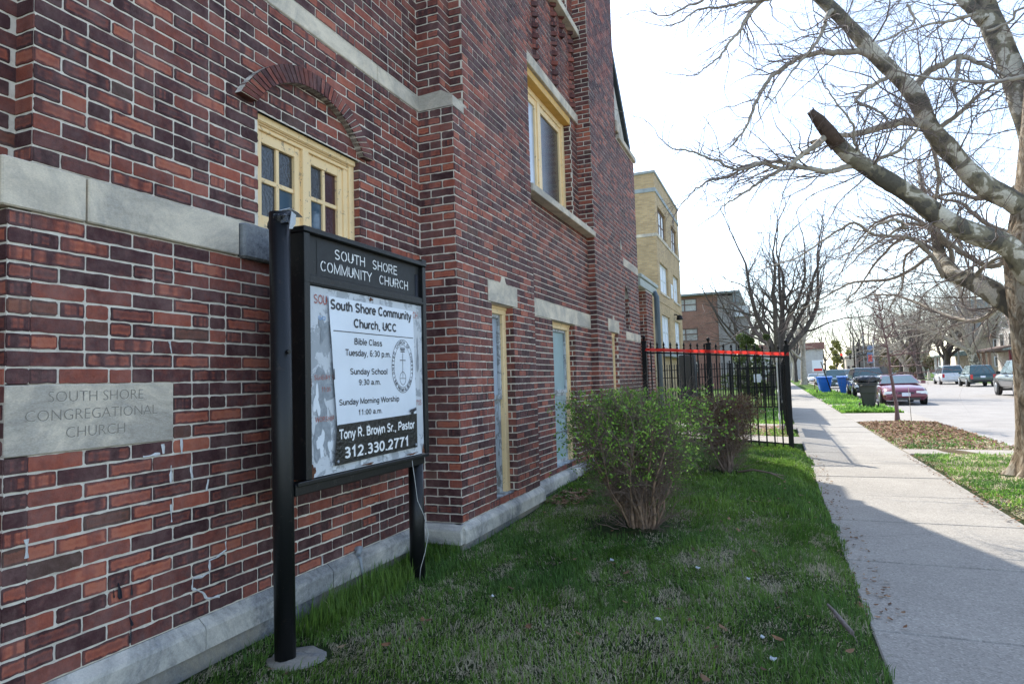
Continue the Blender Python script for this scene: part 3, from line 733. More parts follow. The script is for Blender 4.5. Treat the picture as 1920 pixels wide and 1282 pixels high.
# plain grotesque letters drawn as strokes: glyph -> (advance, strokes); caps 0.72 high, x-height 0.52
_x, _c = .46, .66        # centre line heights once the stroke has its width
GL = {
 'S': (.62, [_A(.30, .50, .21, .16, 30, 180, 8) + _A(.30, .345, .22, .0, 180, 180, 1)[:0] + [(.12, .44), (.22, .38), (.36, .34), (.47, .28)] + _A(.29, .21, .21, .15, 15, -155, 10)]),
 'C': (.68, [_A(.35, .36, .26, .30, 42, 318, 18)]), 'O': (.72, [_A(.36, .36, .27, .30, 90, 450, 22)]), 'U': (.68, [[(.10, .70), (.10, .26)] + _A(.33, .26, .23, .20, 180, 360, 12) + [(.56, .26), (.56, .70)]]),
 'B': (.66, [[(.11, .02), (.11, .70)], [(.11, .66), (.34, .66)] + _A(.34, .53, .17, .13, 90, -90, 8) + [(.11, .40)], [(.11, .38), (.36, .38)] + _A(.36, .22, .20, .16, 90, -90, 8) + [(.11, .06)]]),
 'T': (.60, [[(.02, .66), (.58, .66)], [(.30, .66), (.30, .02)]]), 'M': (.80, [[(.10, .02), (.10, .68), (.40, .10), (.70, .68), (.70, .02)]]), 'W': (.92, [[(.03, .70), (.23, .06), (.46, .66), (.69, .06), (.89, .70)]]),
 'R': (.68, [[(.11, .02), (.11, .70)], [(.11, .66), (.38, .66)] + _A(.38, .50, .18, .16, 90, -90, 8) + [(.11, .34)], [(.34, .34), (.56, .02)]]), 'P': (.64, [[(.11, .02), (.11, .70)], [(.11, .66), (.36, .66)] + _A(.36, .49, .20, .17, 90, -90, 8) + [(.11, .32)]]),
 'H': (.68, [[(.10, .02), (.10, .70)], [(.57, .02), (.57, .70)], [(.10, .37), (.57, .37)]]), 'E': (.60, [[(.54, .66), (.11, .66), (.11, .06), (.55, .06)], [(.11, .37), (.50, .37)]]), 'N': (.70, [[(.10, .02), (.10, .68), (.58, .05), (.58, .70)]]),
 'I': (.28, [[(.14, .02), (.14, .70)]]), 'Y': (.62, [[(.02, .70), (.31, .36), (.60, .70)], [(.31, .36), (.31, .02)]]),
 'o': (.54, [_A(.27, .26, .20, .21, 90, 450, 18)]), 'u': (.54, [[(.09, .50), (.09, .20)] + _A(.25, .20, .16, .15, 180, 340, 8), [(.44, .50), (.44, .02)]]), 't': (.30, [[(.15, .64), (.15, .14), (.19, .06), (.28, .05)], [(.03, .48), (.28, .48)]]),
 'h': (.54, [[(.09, .02), (.09, .72)], _A(.27, .30, .17, .17, 175, 0, 8) + [(.44, .02)]]), 'r': (.34, [[(.09, .02), (.09, .50)], [(.09, .32), (.14, .43), (.22, .475), (.33, .47)]]), 'e': (.54, [[(.08, .27), (.47, .27)] + _A(.27, .26, .20, .21, 5, 318, 16)]),
 'm': (.80, [[(.09, .02), (.09, .50)], _A(.25, .33, .15, .14, 175, 0, 7) + [(.40, .02)], _A(.55, .33, .15, .14, 175, 0, 7) + [(.70, .02)]]), 'n': (.54, [[(.09, .02), (.09, .50)], _A(.27, .30, .17, .17, 175, 0, 8) + [(.44, .02)]]),
 'i': (.23, [[(.115, .02), (.115, .50)], [(.115, .61), (.115, .71)]]), 'y': (.50, [[(.03, .50), (.25, .04)], [(.47, .50), (.23, -.06), (.15, -.15), (.05, -.15)]]), ',': (.27, [[(.14, .09), (.14, .0), (.09, -.09)]]), '.': (.27, [[(.135, .0), (.135, .10)]]), ':': (.27, [[(.135, .0), (.135, .10)], [(.135, .38), (.135, .48)]]),
 'b': (.54, [[(.09, .02), (.09, .72)], _A(.28, .26, .19, .21, 170, -170, 16)]), 'l': (.23, [[(.115, .02), (.115, .72)]]), 'a': (.53, [_A(.25, .34, .17, .13, 160, 0, 8) + [(.42, .12), (.47, .03)], [(.42, .30), (.22, .26)] + _A(.21, .155, .14, .10, 100, 290, 8) + [(.36, .09), (.42, .17)]]),
 's': (.49, [_A(.24, .37, .16, .10, 25, 190, 7) + [(.16, .29), (.32, .24)] + _A(.24, .15, .17, .10, 25, -155, 8)]), 'd': (.54, [[(.44, .02), (.44, .72)], _A(.25, .26, .19, .21, 10, 350, 16)]), 'p': (.54, [[(.09, -.18), (.09, .50)], _A(.28, .26, .19, .21, 170, -170, 16)]),
 'g': (.54, [_A(.25, .27, .18, .20, 15, 345, 14), [(.44, .50), (.44, .02)] + _A(.25, -.02, .19, .13, 0, -150, 8)]), 'w': (.70, [[(.03, .50), (.19, .04), (.35, .46), (.51, .04), (.67, .50)]]),
 '0': (.55, [_A(.275, .36, .19, .30, 90, 450, 18)]), '1': (.55, [[(.12, .52), (.30, .68), (.30, .02)]]), '2': (.55, [_A(.27, .48, .18, .18, 165, -20, 9) + [(.34, .30), (.09, .06), (.48, .06)]]),
 '3': (.55, [_A(.26, .52, .17, .14, 150, -80, 8) + _A(.27, .22, .19, .165, 75, -150, 10)]), '6': (.55, [_A(.28, .23, .18, .17, 90, 450, 14), [(.10, .24), (.12, .46)] + _A(.29, .48, .17, .18, 170, 35, 7)]), '7': (.55, [[(.07, .66), (.47, .66), (.30, .36), (.22, .02)]]), '9': (.55, [_A(.27, .49, .18, .17, 90, 450, 14), [(.45, .48), (.43, .26)] + _A(.26, .24, .17, .18, -10, -145, 7)]),
 '+': (.5, [[(.08, .36), (.42, .36)], [(.25, .18), (.25, .54)]]), ' ': (.28, [])}
GL['c'] = (.50, [_A(.27, .26, .19, .21, 42, 318, 14)]); GL['G'] = (.72, [_A(.36, .36, .27, .30, 45, 345, 16), [(.40, .33), (.61, .33), (.61, .10)]]); GL['A'] = (.68, [[(.03, .02), (.34, .69), (.65, .02)], [(.14, .24), (.54, .24)]]); GL['L'] = (.56, [[(.11, .70), (.11, .06), (.52, .06)]]); GL['F'] = (.58, [[(.11, .02), (.11, .66), (.53, .66)], [(.11, .36), (.48, .36)]]); GL['D'] = (.7, [[(.11, .06), (.11, .66), (.30, .66)] + _A(.32, .36, .25, .30, 90, -90, 12) + [(.11, .06)]])
def stroke_text(s, W_, H_, wt=.105):
    """mesh of a line of lettering W_ wide whose capitals are H_ high, lying in local x,y"""
    b = MB(); x = 0; adv = sum(GL[c][0] for c in s); k = H_ / .72
    xs_ = []; layer = 0
    for c in s:
        w_, st = GL[c]
        for P in st:
            n = len(P); L_, R_ = [], []
            for i in range(n):
                a = Vector(P[max(0, i - 1)]); q = Vector(P[i]); d = Vector(P[min(n - 1, i + 1)])
                t1 = (q - a).normalized() if i > 0 else (d - q).normalized(); t2 = (d - q).normalized() if i < n - 1 else t1
                t = (t1 + t2); t = t.normalized() if t.length > .15 else t1; cs_ = max(.35, t.dot(t1)); nn = Vector((-t.y, t.x)) * (wt / 2 / cs_)
                L_.append(q + nn); R_.append(q - nn)
            z = .00004 * (layer % 5); layer += 1; o_ = len(b.v)
            for l, r in zip(L_, R_): b.v += [(l.x + x, l.y, z / k), (r.x + x, r.y, z / k)]
            for i in range(n - 1): b.face((o_ + 2 * i, o_ + 2 * i + 1, o_ + 2 * i + 3, o_ + 2 * i + 2))
        x += w_
    x0 = min(v[0] for v in b.v); x1 = max(v[0] for v in b.v); sx = W_ / (x1 - x0)
    b.v = [((v[0] - x0) * sx, v[1] * k, v[2] * k) for v in b.v]
    return b
def on_x(x, y, z):   # text plane facing +X: reading direction +Y, up +Z
    return Matrix(((0, 0, 1, x), (1, 0, 0, y), (0, 1, 0, z), (0, 0, 0, 1)))
cs = yz_box('cornerstone', M['stone'], -.05, .007, 1.53, 2.262, 1.207, 1.478, 0.004, 'carved stone reading SOUTH SHORE CONGREGATIONAL CHURCH')
M['cut'] = plain('dirty cut letters', (0.25, 0.225, 0.185), 0.95, 0.2, 60, bmp=0)
M['cut_lit'] = plain('painted lit edge of cut letters', (0.60, 0.57, 0.51), 0.9, 0.15, 60, bmp=0)  # pale copy paints a lit lower edge under each letter
for s, a, c, z in (('SOUTH SHORE', 1.685, 2.10, 1.408), ('CONGREGATIONAL', 1.60, 2.172, 1.335), ('CHURCH', 1.755, 2.012, 1.262)):
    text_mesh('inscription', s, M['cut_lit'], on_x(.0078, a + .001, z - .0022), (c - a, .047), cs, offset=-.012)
    text_mesh('inscription', s, M['cut'], on_x(.0084, a, z), (c - a, .047), cs, offset=-.014)

# roof gable behind the tower, canopy over the side entrance
g = MB()
g.prism([(0.24, 9.6, 5.6), (0.24, 12.2, 5.6), (0.24, 12.1, 5.72), (0.24, 10.3, 7.62), (0.24, 9.6, 7.62)], (-.06, 0, 0)); g.build('gable', M['glass_white'] if 0 else plain('pale gable stucco', (0.5, 0.47, 0.42), 0.85, 0.1, 5), church)
g = MB()
p0, p1 = Vector((0, 12.17, 5.74)), Vector((0, 10.2, 7.85))
g.prism([(0.30, p0.y, p0.z), (0.30, p0.y + .05, p0.z + .10), (0.30, p1.y + .05, p1.z + .10), (0.30, p1.y, p1.z)], (-9, 0, 0)); g.build('roof', plain('dark roof edging', (0.03, 0.04, 0.045), 0.6, 0.2, 4), church)
g = MB(); g.box(-1.0, .345, 12.42, 14.30, 3.20, 3.36, bev=.01); g.box(-1.0, .375, 12.42, 14.36, 3.365, 3.44, bev=.008); 
can = g.build('entrance_canopy', plain('grey green canopy paint', (0.33, 0.37, 0.34), 0.6, 0.1, 4), church)
g = MB(); g.box(-.6, .20, 12.44, 12.9, 2.86, 3.195, bev=.005); g.build('fascia_board', M['yellow'], can)
g = MB(); brick_face(g, (-.6, 13.05, 0), XD, MY, 0, .925, .15, 3.19, [], 0, 80, 1, tone=.08); brick_face(g, (.325, 13.05, 0), YD, PX, 0, .72, .15, 3.19, [], 1, 81, 1, tone=.08)
g.box(-.6, .318, 13.056, 13.77, 0, 3.19, 1)
g.build('entrance_pier', [M['brick'], M['mortar']], church)
g = MB(); g.tube([(.36, 13.86, 3.25), (.40, 13.90, 3.12), (.40, 13.90, 2.9), (.40, 13.90, .1)], [.045, .06, .06, .06], 10); g.build('downspout', plain('slate blue downspout', (0.09, 0.13, 0.16), 0.5, 0.15, 4), church)
g = MB()
for (yy, zz, pts) in ((2.45, 0, 0),):
    pass
# white filler smeared over mended joints
def smear(pts, wdt, seed):
    R = random.Random(seed); b = MB(); up = []; dn = []
    for i, (y, z) in enumerate(pts): pass
    P = []
    for i in range(len(pts) - 1):
        a, c = Vector(pts[i]), Vector(pts[i + 1]); n = max(2, int((c - a).length / .012))
        for k in range(n): P.append(a.lerp(c, k / n))
    P.append(Vector(pts[-1]))
    for i, p in enumerate(P):
        t = (P[min(i + 1, len(P) - 1)] - P[max(0, i - 1)]).normalized(); nn = Vector((-t.y, t.x)); ww = wdt * .62 * (1.15 + .55 * math.sin(i * .9 + seed) + R.uniform(-.25, .25))
        up.append(p + nn * ww); dn.append(p - nn * ww * R.uniform(.5, 1.1))
    n = len(b.v); K = len(P)
    for q in up: b.v.append((.0075, q.x, q.y))
    for q in P: b.v.append((.0105, q.x, q.y))
    for q in dn: b.v.append((.0075, q.x, q.y))
    for i in range(K - 1):
        b.face((n + K + i, n + K + i + 1, n + i + 1, n + i)); b.face((n + 2 * K + i, n + 2 * K + i + 1, n + K + i + 1, n + K + i))
    return b.build('mended_joint', M['filler'], church)
M['filler'] = plain('white joint filler', (0.56, 0.56, 0.56), 0.8, 0.15, 40)
for s_, (w_, pp) in enumerate([
    (.009, [(340, 822), (341, 850)]), (.010, [(305, 832), (307, 850)]), (.007, [(318, 640), (322, 662)]),
    (.009, [(268, 857), (300, 851)]), (.009, [(321, 872), (320, 905)]), (.007, [(357, 872), (361, 898)]), (.007, [(391, 898), (387, 920)]),
    (.007, [(320, 945), (322, 978)]), (.010, [(50, 1010), (50, 1046)]), (.008, [(423, 1014), (424, 1030), (405, 1045), (393, 1050), (393, 1072), (380, 1080), (362, 1083), (360, 1103), (380, 1110), (388, 1122), (412, 1117)]),
    (.006, [(605, 1040), (605, 1060)])]):
    q = [un_ for un_ in pp]; out = []
    for (px, py) in q:
        d = RM.T @ np.array([px - PW / 2, py - PH / 2, FPX]); t = (0.008 - CAMP[0]) / d[0]; P_ = CAMP + d * t; out.append((P_[1], P_[2]))
    smear(out, w_, s_)
# tar drips low on the wall
for (w_, pp) in ((.010, [(222, 1092), (226, 1122)]), (.005, [(213, 1105), (214, 1120)]), (.006, [(247, 1095), (247, 1115)]), (.008, [(243, 1155), (248, 1172)]), (.005, [(246, 1175), (244, 1205)])):
    out = []
    for (px, py) in pp:
        d = RM.T @ np.array([px - PW / 2, py - PH / 2, FPX]); t = (0.008 - CAMP[0]) / d[0]; P_ = CAMP + d * t; out.append((P_[1], P_[2]))
    o = smear(out, w_, 99); o.name = 'tar_drip'; o.data.materials[0] = M['ink']

# ------------------------------------------------------------------ ground, walk, parkway, street
def lawn_h(x, y):
    x = np.asarray(x, float); y = np.asarray(y, float)
    e = np.clip((3.13 - x) / 0.30, 0, 1); e = e * e * (3 - 2 * e)
    s = np.clip((y - 4.0) / 8.5, 0, 1) * np.clip((2.95 - x) / 2.6, 0, 1) * 0.17
    s2 = np.clip((y - 3.0) / 1.4, 0, 1) * np.clip((0.9 - x) / 0.9, 0, 1) * np.clip((5.5 - y) / 1.0, 0, 1) * 0.05
    return e * 0.085 - 0.010 * (1 - e) + s + s2 + 0.008 * np.sin(x * 5.1 + y * 2.3) * np.sin(y * 3.7 - x) * e
def grid(name, mat, x0, x1, y0, y1, nx, ny, fz, kind='structure'):
    b = MB(); X = np.linspace(x0, x1, nx); Y = np.linspace(y0, y1, ny)
    for y in Y:
        for x in X: b.v.append((float(x), float(y), float(fz(x, y))))
    for j in range(ny - 1):
        for i in range(nx - 1):
            a = j * nx + i; b.face((a, a + 1, a + nx + 1, a + nx), smooth=True)
    return tag(b.build(name, mat), kind=kind)
b = MB(); b.quad([(-1500, -60, -.30), (1500, -60, -.30), (1500, 3000, -.30), (-1500, 3000, -.30)]); struct('ground', b, M['lawn_far'])
b = MB(); b.quad([(-60, -60, -.20), (3.0, -60, -.20), (3.0, 260, -.20), (-60, 260, -.20)]); struct('ground', b, M['lawn_far'])
grid('lawn', M['lawn'], -0.4, 3.12, -3, 12.9, 40, 150, lawn_h)
# church forecourt behind the fence
yard_h = lambda x, y: float(lawn_h(min(x, 2.8), 12.5)) * max(0, min(1, (20 - y) / 8)) + 0.03 * max(0, min(1, (y - 12) / 8)) if x < 3.0 else -0.03
grid('lawn', M['lawn_far'], -14, 3.12, 12.9, 28.5, 30, 40, lambda x, y: yard_h(x, y))
grid('lawn', M['lawn_far'], -14, 3.12, 28.5, 170, 12, 60, lambda x, y: 0.02)
def slab(name, mat, x0, x1, y0, y1, z, t=.15, bev=.008, f=None):
    b = MB(); b.box(x0, x1, y0, y1, z - t, z, 0, None, bev)
    if f: b.v = [f(p) for p in b.v]
    return struct(name, b, mat)
# the long public sidewalk, slab by slab in one object
wk = MB(); joints = [4.15, 5.62, 7.10, 8.55, 10.0]; y = -2.7
ys = [4.15 - 1.46 * k for k in range(6, 0, -1)] + joints + [10.0 + 1.46 * k for k in range(1, 100)]
for i in range(len(ys) - 1):
    z = 0.0 + rnd.uniform(-.003, .003); n = len(wk.v)
    wk.box(3.10, 4.70, ys[i] + .006, ys[i + 1] - .006, -.15, z, 0, None, .010)
    tl = rnd.uniform(-.004, .004)
    for k in range(n, len(wk.v)):
        p = wk.v[k]; wk.v[k] = (p[0], p[1], p[2] + tl * (p[0] - 3.9))
wk.box(3.105, 4.695, -4, 170, -.2, -.03, 1)
tag(wk.build('sidewalk', [M['walk'], M['lawn']]), kind='structure')
for (a, c) in ((13.25, 14.6), (17.0, 18.6)):
    b = MB(); n = 14
    for i in range(n):
        x0_, x1_ = -3 + 6.08 * i / n, -3 + 6.08 * (i + 1) / n - .006
        z0_, z1_ = yard_h(min(x0_, 2.9), a) + .03, yard_h(min(x1_, 2.9), a) + .03
        b.quad([(x0_, a, z0_), (x1_, a, z1_), (x1_, c, z1_), (x0_, c, z0_)])
    struct('path', b, M['walk_far'])
R = random.Random(77)
for (y0c, x0c, ang, ln) in ((6.35, 3.12, .15, 1.1), (11.2, 3.9, .9, .8), (3.55, 4.1, -.7, .9), (15.1, 3.12, .3, 1.5), (8.0, 4.68, 2.7, .6)):
    b = MB(); x, y, a = x0c, y0c, ang; P = [(x, y)]
    for k in range(int(ln / .035)):
        a += R.gauss(0, .28); a = ang + (a - ang) * .8; x += math.cos(a) * .035; y += math.sin(a) * .035
        if not 3.11 < x < 4.69: break
        P.append((x, y))
    for i, (x, y) in enumerate(P):
        w_ = .0022 * R.uniform(.5, 1.6) * (1 - .6 * i / len(P)); b.v += [(x, y - w_, .0052), (x, y + w_, .0052)]
    for i in range(len(P) - 1): b.face((2 * i, 2 * i + 2, 2 * i + 3, 2 * i + 1))
    if b.f: tag(b.build('sidewalk_crack', M['void']), kind='structure')
# parkway between walk and kerb
pk_h = lambda x, y: -.012 + .03 * math.sin(max(0, min(1, (x - 4.7) / 1.85)) * math.pi) + .006 * math.sin(x * 7 + y * 3)
grid('parkway', M['lawn'], 4.70, 6.56, -3, 12.55, 14, 60, pk_h)
grid('parkway', M['dry'], 4.70, 6.56, 12.55, 20.6, 14, 40, pk_h)
grid('parkway', M['lawn_far'], 4.70, 6.56, 24.8, 170, 8, 90, pk_h)
slab('path', M['walk_far'], 4.705, 6.56, 12.72, 13.45, .016)
slab('driveway', M['walk_far'], 4.705, 6.72, 20.62, 24.75, .004)
slab('path', M['walk_far'], 4.705, 6.56, 29.5, 31.0, .02)
slab('path', M['walk_far'], 4.705, 6.56, 36.0, 37.2, .02)
kb = MB()
for k in range(70):
    kb.box(6.56, 6.71, -4 + 2.5 * k + .004, -4 + 2.5 * (k + 1) - .004, -.25, -.002 + rnd.uniform(-.004, .004), 0, None, .02)
tag(kb.build('kerb', M['kerb']), kind='structure')
b = MB(); b.quad([(6.6, -60, -.12), (19.6, -60, -.12), (19.6, 600, -.12), (6.6, 600, -.12)]); struct('road', b, M['road'])
kb = MB(); kb.box(19.5, 19.66, -60, 600, -.3, 0.0, 0, None, .02); tag(kb.build('kerb', M['kerb']), kind='structure')
b = MB(); b.quad([(19.66, -60, -.01), (22.4, -60, -.01), (22.4, 600, -.01), (19.66, 600, -.01)]); struct('parkway', b, M['lawn_far'])
b = MB(); b.quad([(22.4, -60, 0), (24.2, -60, 0), (24.2, 600, 0), (22.4, 600, 0)]); struct('sidewalk', b, M['walk_far'])
b = MB(); b.quad([(24.2, -60, -.005), (90, -60, -.005), (90, 600, -.005), (24.2, 600, -.005)]); struct('lawn', b, M['lawn_far'])
b = MB(); b.quad([(-200, 165, -.10), (200, 165, -.10), (200, 178, -.10), (-200, 178, -.10)]); struct('road', b, M['road'])

# grass blades, one object per stretch
def noise2(x, y, f, seed):
    r = np.random.RandomState(seed); v = np.zeros_like(x); amp = 1
    for k in range(5):
        a = r.uniform(0, 2 * math.pi, 6); ph = r.uniform(0, 6.28, 6)
        for j in range(6): v += amp * np.sin(f * (x * np.cos(a[j]) + y * np.sin(a[j])) + ph[j]) / 6
        f *= 1.9; amp *= 0.72
    return v
def blades(name, n, xr, yr, hfun, hmean, width, seed, straw=0.25, ypow=1.0, lean=0.9, mask=None, label=None, bright=1.0, mat=None):
    R = np.random.RandomState(seed)
    x = R.uniform(xr[0], xr[1], n); t = R.uniform(0, 1, n) ** ypow; y = yr[0] + (yr[1] - yr[0]) * t
    if mask is not None:
        k = mask(x, y, R); x, y = x[k], y[k]; n = len(x)
    z = hfun(x, y)
    p = noise2(x, y, 2.2, seed + 1); q = noise2(x, y, 7.0, seed + 2); q2 = noise2(x, y * .8, 11.0, seed + 9)
    tuft = np.clip(0.85 + 0.55 * q, 0.35, 2.0)
    H = hmean * tuft * R.gamma(6, 1 / 6, n)
    az = R.uniform(0, 2 * math.pi, n) * 0.55 + (noise2(x, y, 1.4, seed + 3) * 3.5)
    is_straw = (R.uniform(0, 1, n) < np.clip(straw * (0.9 + 1.0 * p + 3.2 * np.clip(q2, 0, 2)), 0.03, 0.92))
    ln = np.where(is_straw, R.uniform(1.0, 2.2, n), R.uniform(0.2, 1.0, n)) * lean
    H = np.where(is_straw, H * 0.5, H)
    dx, dy = np.cos(az), np.sin(az); w = width * R.uniform(.6, 1.3, n); sx, sy = -dy * w / 2, dx * w / 2
    far = np.clip((y - 3) / 9, 0, 1) * 0.9 + 1.0; sx *= far; sy *= far
    V = np.zeros((n, 5, 3), np.float32)
    V[:, 0] = np.stack([x - sx, y - sy, z], 1); V[:, 1] = np.stack([x + sx, y + sy, z], 1)
    mx, my = x + dx * H * ln * .35, y + dy * H * ln * .35
    V[:, 2] = np.stack([mx + sx * .8, my + sy * .8, z + H * .65], 1); V[:, 3] = np.stack([mx - sx * .8, my - sy * .8, z + H * .65], 1)
    V[:, 4] = np.stack([x + dx * H * ln, y + dy * H * ln, z + H * np.clip(1.05 - .3 * ln, .3, 1)], 1)
    me = bpy.data.meshes.new(name); me.vertices.add(n * 5); me.vertices.foreach_set('co', V.reshape(-1))
    base = (np.arange(n) * 5)[:, None]
    L4 = base + np.array([0, 1, 2, 3]); L3 = base + np.array([3, 2, 4]); idx = np.concatenate([L4, L3], 1).reshape(-1)
    me.loops.add(n * 7); me.loops.foreach_set('vertex_index', idx.astype(np.int32))
    me.polygons.add(n * 2); st = np.stack([np.arange(n) * 7, np.arange(n) * 7 + 4], 1).reshape(-1)
    me.polygons.foreach_set('loop_start', st.astype(np.int32))
    me.update(calc_edges=True)
    g = R.uniform(0, 1, (n, 1)); hue = np.clip(.5 + .5 * p[:, None] + R.normal(0, .15, (n, 1)), 0, 1)
    green = np.array([0.070, 0.155, 0.030]) * (1 - hue) + np.array([0.170, 0.28, 0.045]) * hue
    c = green * (0.6 + 0.8 * g); s = np.array([0.52, 0.46, 0.31]) * (0.55 + 0.7 * g)
    c = np.where(is_straw[:, None], s, c) * bright  # bright paints sunlight into the blade colour of the sunlit stretches
    C = np.concatenate([c, np.ones((n, 1))], 1).astype(np.float32)
    a = me.attributes.new('Col', 'FLOAT_COLOR', 'POINT'); a.data.foreach_set('color', np.repeat(C, 5, 0).reshape(-1))
    me.materials.append(mat or M['blade'])
    o = bpy.data.objects.new(name, me); COL.objects.link(o)
    return tag(o, label, 'grass', kind='stuff')
def m_lawn(x, y, R):
    edge = 3.10 + 0.03 * np.sin(y * 1.3) + 0.05 * noise2(x * 0, y, 3.0, 5) + .03 * noise2(x * 0, y, 14.0, 6)
    k = (x < edge) & (x > .06)
    k &= ~((x < .39) & (y > 4.58) & (y < 6.5)); k &= ~((x < .30) & (y > 6.4))
    d1 = np.hypot(x - 1.43, y - 5.85); k &= (d1 > .32 + R.uniform(0, .35, len(x)))
    d2 = np.hypot(x - 1.85, y - 9.2); k &= (d2 > .2 + R.uniform(0, .3, len(x)))
    k &= np.hypot(x - .40, y - 2.66) > .16
    bare = noise2(x, y, 1.7, 77); k &= ~((bare > 0.95) & (R.uniform(0, 1, len(x)) < .6))
    return k
blades('grass', 150000, (.05, 3.24), (1.2, 6.6), lawn_h, .040, .0042, 21, .30, 1.0, .9, m_lawn, 'rough shaded lawn of green grass and pale straw below the church wall')
blades('grass', 80000, (.05, 3.2), (6.6, 12.9), lawn_h, .048, .0060, 22, .08, 1.0, .8, m_lawn, 'greener lawn around the two bushes up to the fence')
blades('grass', 4200, (.08, .36), (2.9, 4.55), lawn_h, .080, .0055, 23, .05, 1.0, .5, m_lawn, 'tall dark grass against the foot of the wall under the sign')
vz = lambda x, y: -.012 + .03 * np.sin(np.clip((x - 4.7) / 1.85, 0, 1) * math.pi)
def m_pk(x, y, R): return (x > 4.74 + .12 * noise2(x * 0, y, 2.6, 8) * .5 + .04) & (np.hypot(x - 5.68, y - 10.35) > .36)
blades('grass', 60000, (4.68, 6.55), (4.8, 12.65), vz, .040, .006, 31, .40, 1.0, .9, m_pk, 'sunlit patchy grass around the foot of the plane tree', 1.7)  # raised bright: sunlight painted into the grass colour
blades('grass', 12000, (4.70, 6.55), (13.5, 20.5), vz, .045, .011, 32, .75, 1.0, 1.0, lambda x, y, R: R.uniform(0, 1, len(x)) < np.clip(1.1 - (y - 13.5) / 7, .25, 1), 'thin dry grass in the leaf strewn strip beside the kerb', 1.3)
blades('grass', 26000, (4.72, 6.55), (24.9, 56), vz, .09, .022, 33, .10, 1.5, .7, lambda x, y, R: ~(((y > 29.4) & (y < 31.1)) | ((y > 35.9) & (y < 37.3))), 'bright green grass around the rubbish carts', 1.9)  # blade colour lifted to carry the sunlight
blades('grass', 26000, (-1.0, 3.0), (14.7, 27.8), lambda x, y: np.array([yard_h(a, c) for a, c in zip(x, y)]), .07, .014, 34, .25, 1.3, .8, lambda x, y, R: ~((y > 16.9) & (y < 18.7)), 'sunlit grass of the church forecourt behind the fence', 1.9)  # sunlight on the forecourt also put into the colour

def flakes(name, n, xr, yr, hfun, size, seed, label, colors, mask=None, lift=.012):
    R = np.random.RandomState(seed); b = MB()
    for i in range(n):
        x, y = R.uniform(*xr), R.uniform(*yr)
        if mask and not mask(x, y, R): continue
        z = float(hfun(x, y)) + lift + R.uniform(0, .015); a = R.uniform(0, 6.28); s = size * R.uniform(.5, 1.3); tx, ty = R.uniform(-.6, .6), R.uniform(-.6, .6)
        c = colors[R.randint(len(colors))]; k = R.uniform(.7, 1.2); c = tuple(q * k for q in c)
        pts = []
        for (u, v, w_) in ((-1, 0, .1), (-.3, -.55, -.05), (.5, -.4, .05), (1, 0, .25), (.45, .45, .05), (-.35, .5, -.05)):
            px, py = (u * math.cos(a) - v * math.sin(a)) * s, (u * math.sin(a) + v * math.cos(a)) * s
            pts.append((x + px, y + py, z + w_ * s + px * tx * .5 + py * ty * .5))
        b.quad(pts, 0, c)
    o = b.build(name, M['litter']); return tag(o, label, 'leaves', kind='stuff')
BRN = [(0.20, 0.10, 0.05), (0.28, 0.16, 0.09), (0.13, 0.07, 0.04), (0.33, 0.22, 0.13)]
flakes('fallen_leaves', 5200, (4.75, 6.6), (13.6, 20.5), vz, .05, 41, 'brown dead leaves strewn over the strip below the young tree', BRN, lambda x, y, R: R.uniform() < (0.25 + .75 * min(1, max(0, (y - 14.5) / 3))))
flakes('fallen_leaves', 420, (3.02, 3.30), (4.2, 12.4), lambda x, y: .004, .016, 42, 'crumbs of dead leaves along the lawn edge of the sidewalk', BRN, lift=.002)
flakes('fallen_leaves', 700, (4.58, 4.95), (5, 12.6), lambda x, y: .002, .018, 43, 'crumbs of dead leaves along the kerb side of the sidewalk', BRN, lift=.004)
flakes('fallen_leaves', 110, (.35, 3.0), (2.4, 9.5), lambda x, y: float(lawn_h(x, y)) + .02, .026, 44, 'scattered dry leaves lying on the shaded lawn', BRN)
flakes('fallen_leaves', 160, (.36, .75), (6.4, 7.3), lambda x, y: float(lawn_h(x, y)) + .01, .035, 45, 'brown leaves gathered in the corner of the church plinth', BRN)
flakes('fallen_leaves', 900, (1.2, 2.95), (14.7, 18), lambda x, y: yard_h(x, y) + .03, .04, 46, 'dead leaves on the forecourt grass just behind the fence', BRN)

# ------------------------------------------------------------------ the church sign
sign = empty('church_sign', 'black metal notice board of the church on two round posts, white board and vinyl banner in it', 'sign', (0.36, 3.3, 0.08))
sign['label'] = 'black metal church notice board on two posts with white banner'
def S(mb, name, mat, parent=None):
    o = mb.build(name, mat); child_world(o, parent or sign); return o
b = MB(); b.tube([(.345, 2.625, .02), (.343, 2.620, 1.0), (.340, 2.612, 2.34)], .052, 20); b.tube([(.395, 2.60, 1.62), (.410, 2.60, 1.62)], .012, 8); S(b, 'post', M['black'])
b = MB(); b.tube([(.340, 3.925, 0.0), (.340, 3.925, .93)], .052, 20); b.tube([(.345, 3.925, .93), (.345, 3.925, 2.2)], .04, 12); S(b, 'post', M['black'])
b = MB()
b.box(.26, .402, 2.73, 2.775, .955, 2.262, 0, None, .004); b.box(.26, .402, 3.968, 4.012, .955, 2.262, 0, None, .004)
b.box(.25, .408, 2.725, 4.018, 2.2625, 2.296, 0, None, .006); b.box(.262, .398, 2.776, 3.967, 1.985, 2.04, 0, None, .004)
b.box(.262, .366, 2.776, 3.967, .96, 1.984); b.box(.262, .374, 2.776, 3.967, 2.041, 2.262)
b.box(.40, .4035, 2.73, 4.012, 1.995, 2.005, 0, None, .001)
S(b, 'cabinet', M['black'])
b = MB(); b.box(.30, .392, 2.66, 3.96, .885, .945, 0, None, .004); b.box(.393, .408, 2.66, 4.0, .932, .954, 0, None, .003); S(b, 'rail', M['black'])
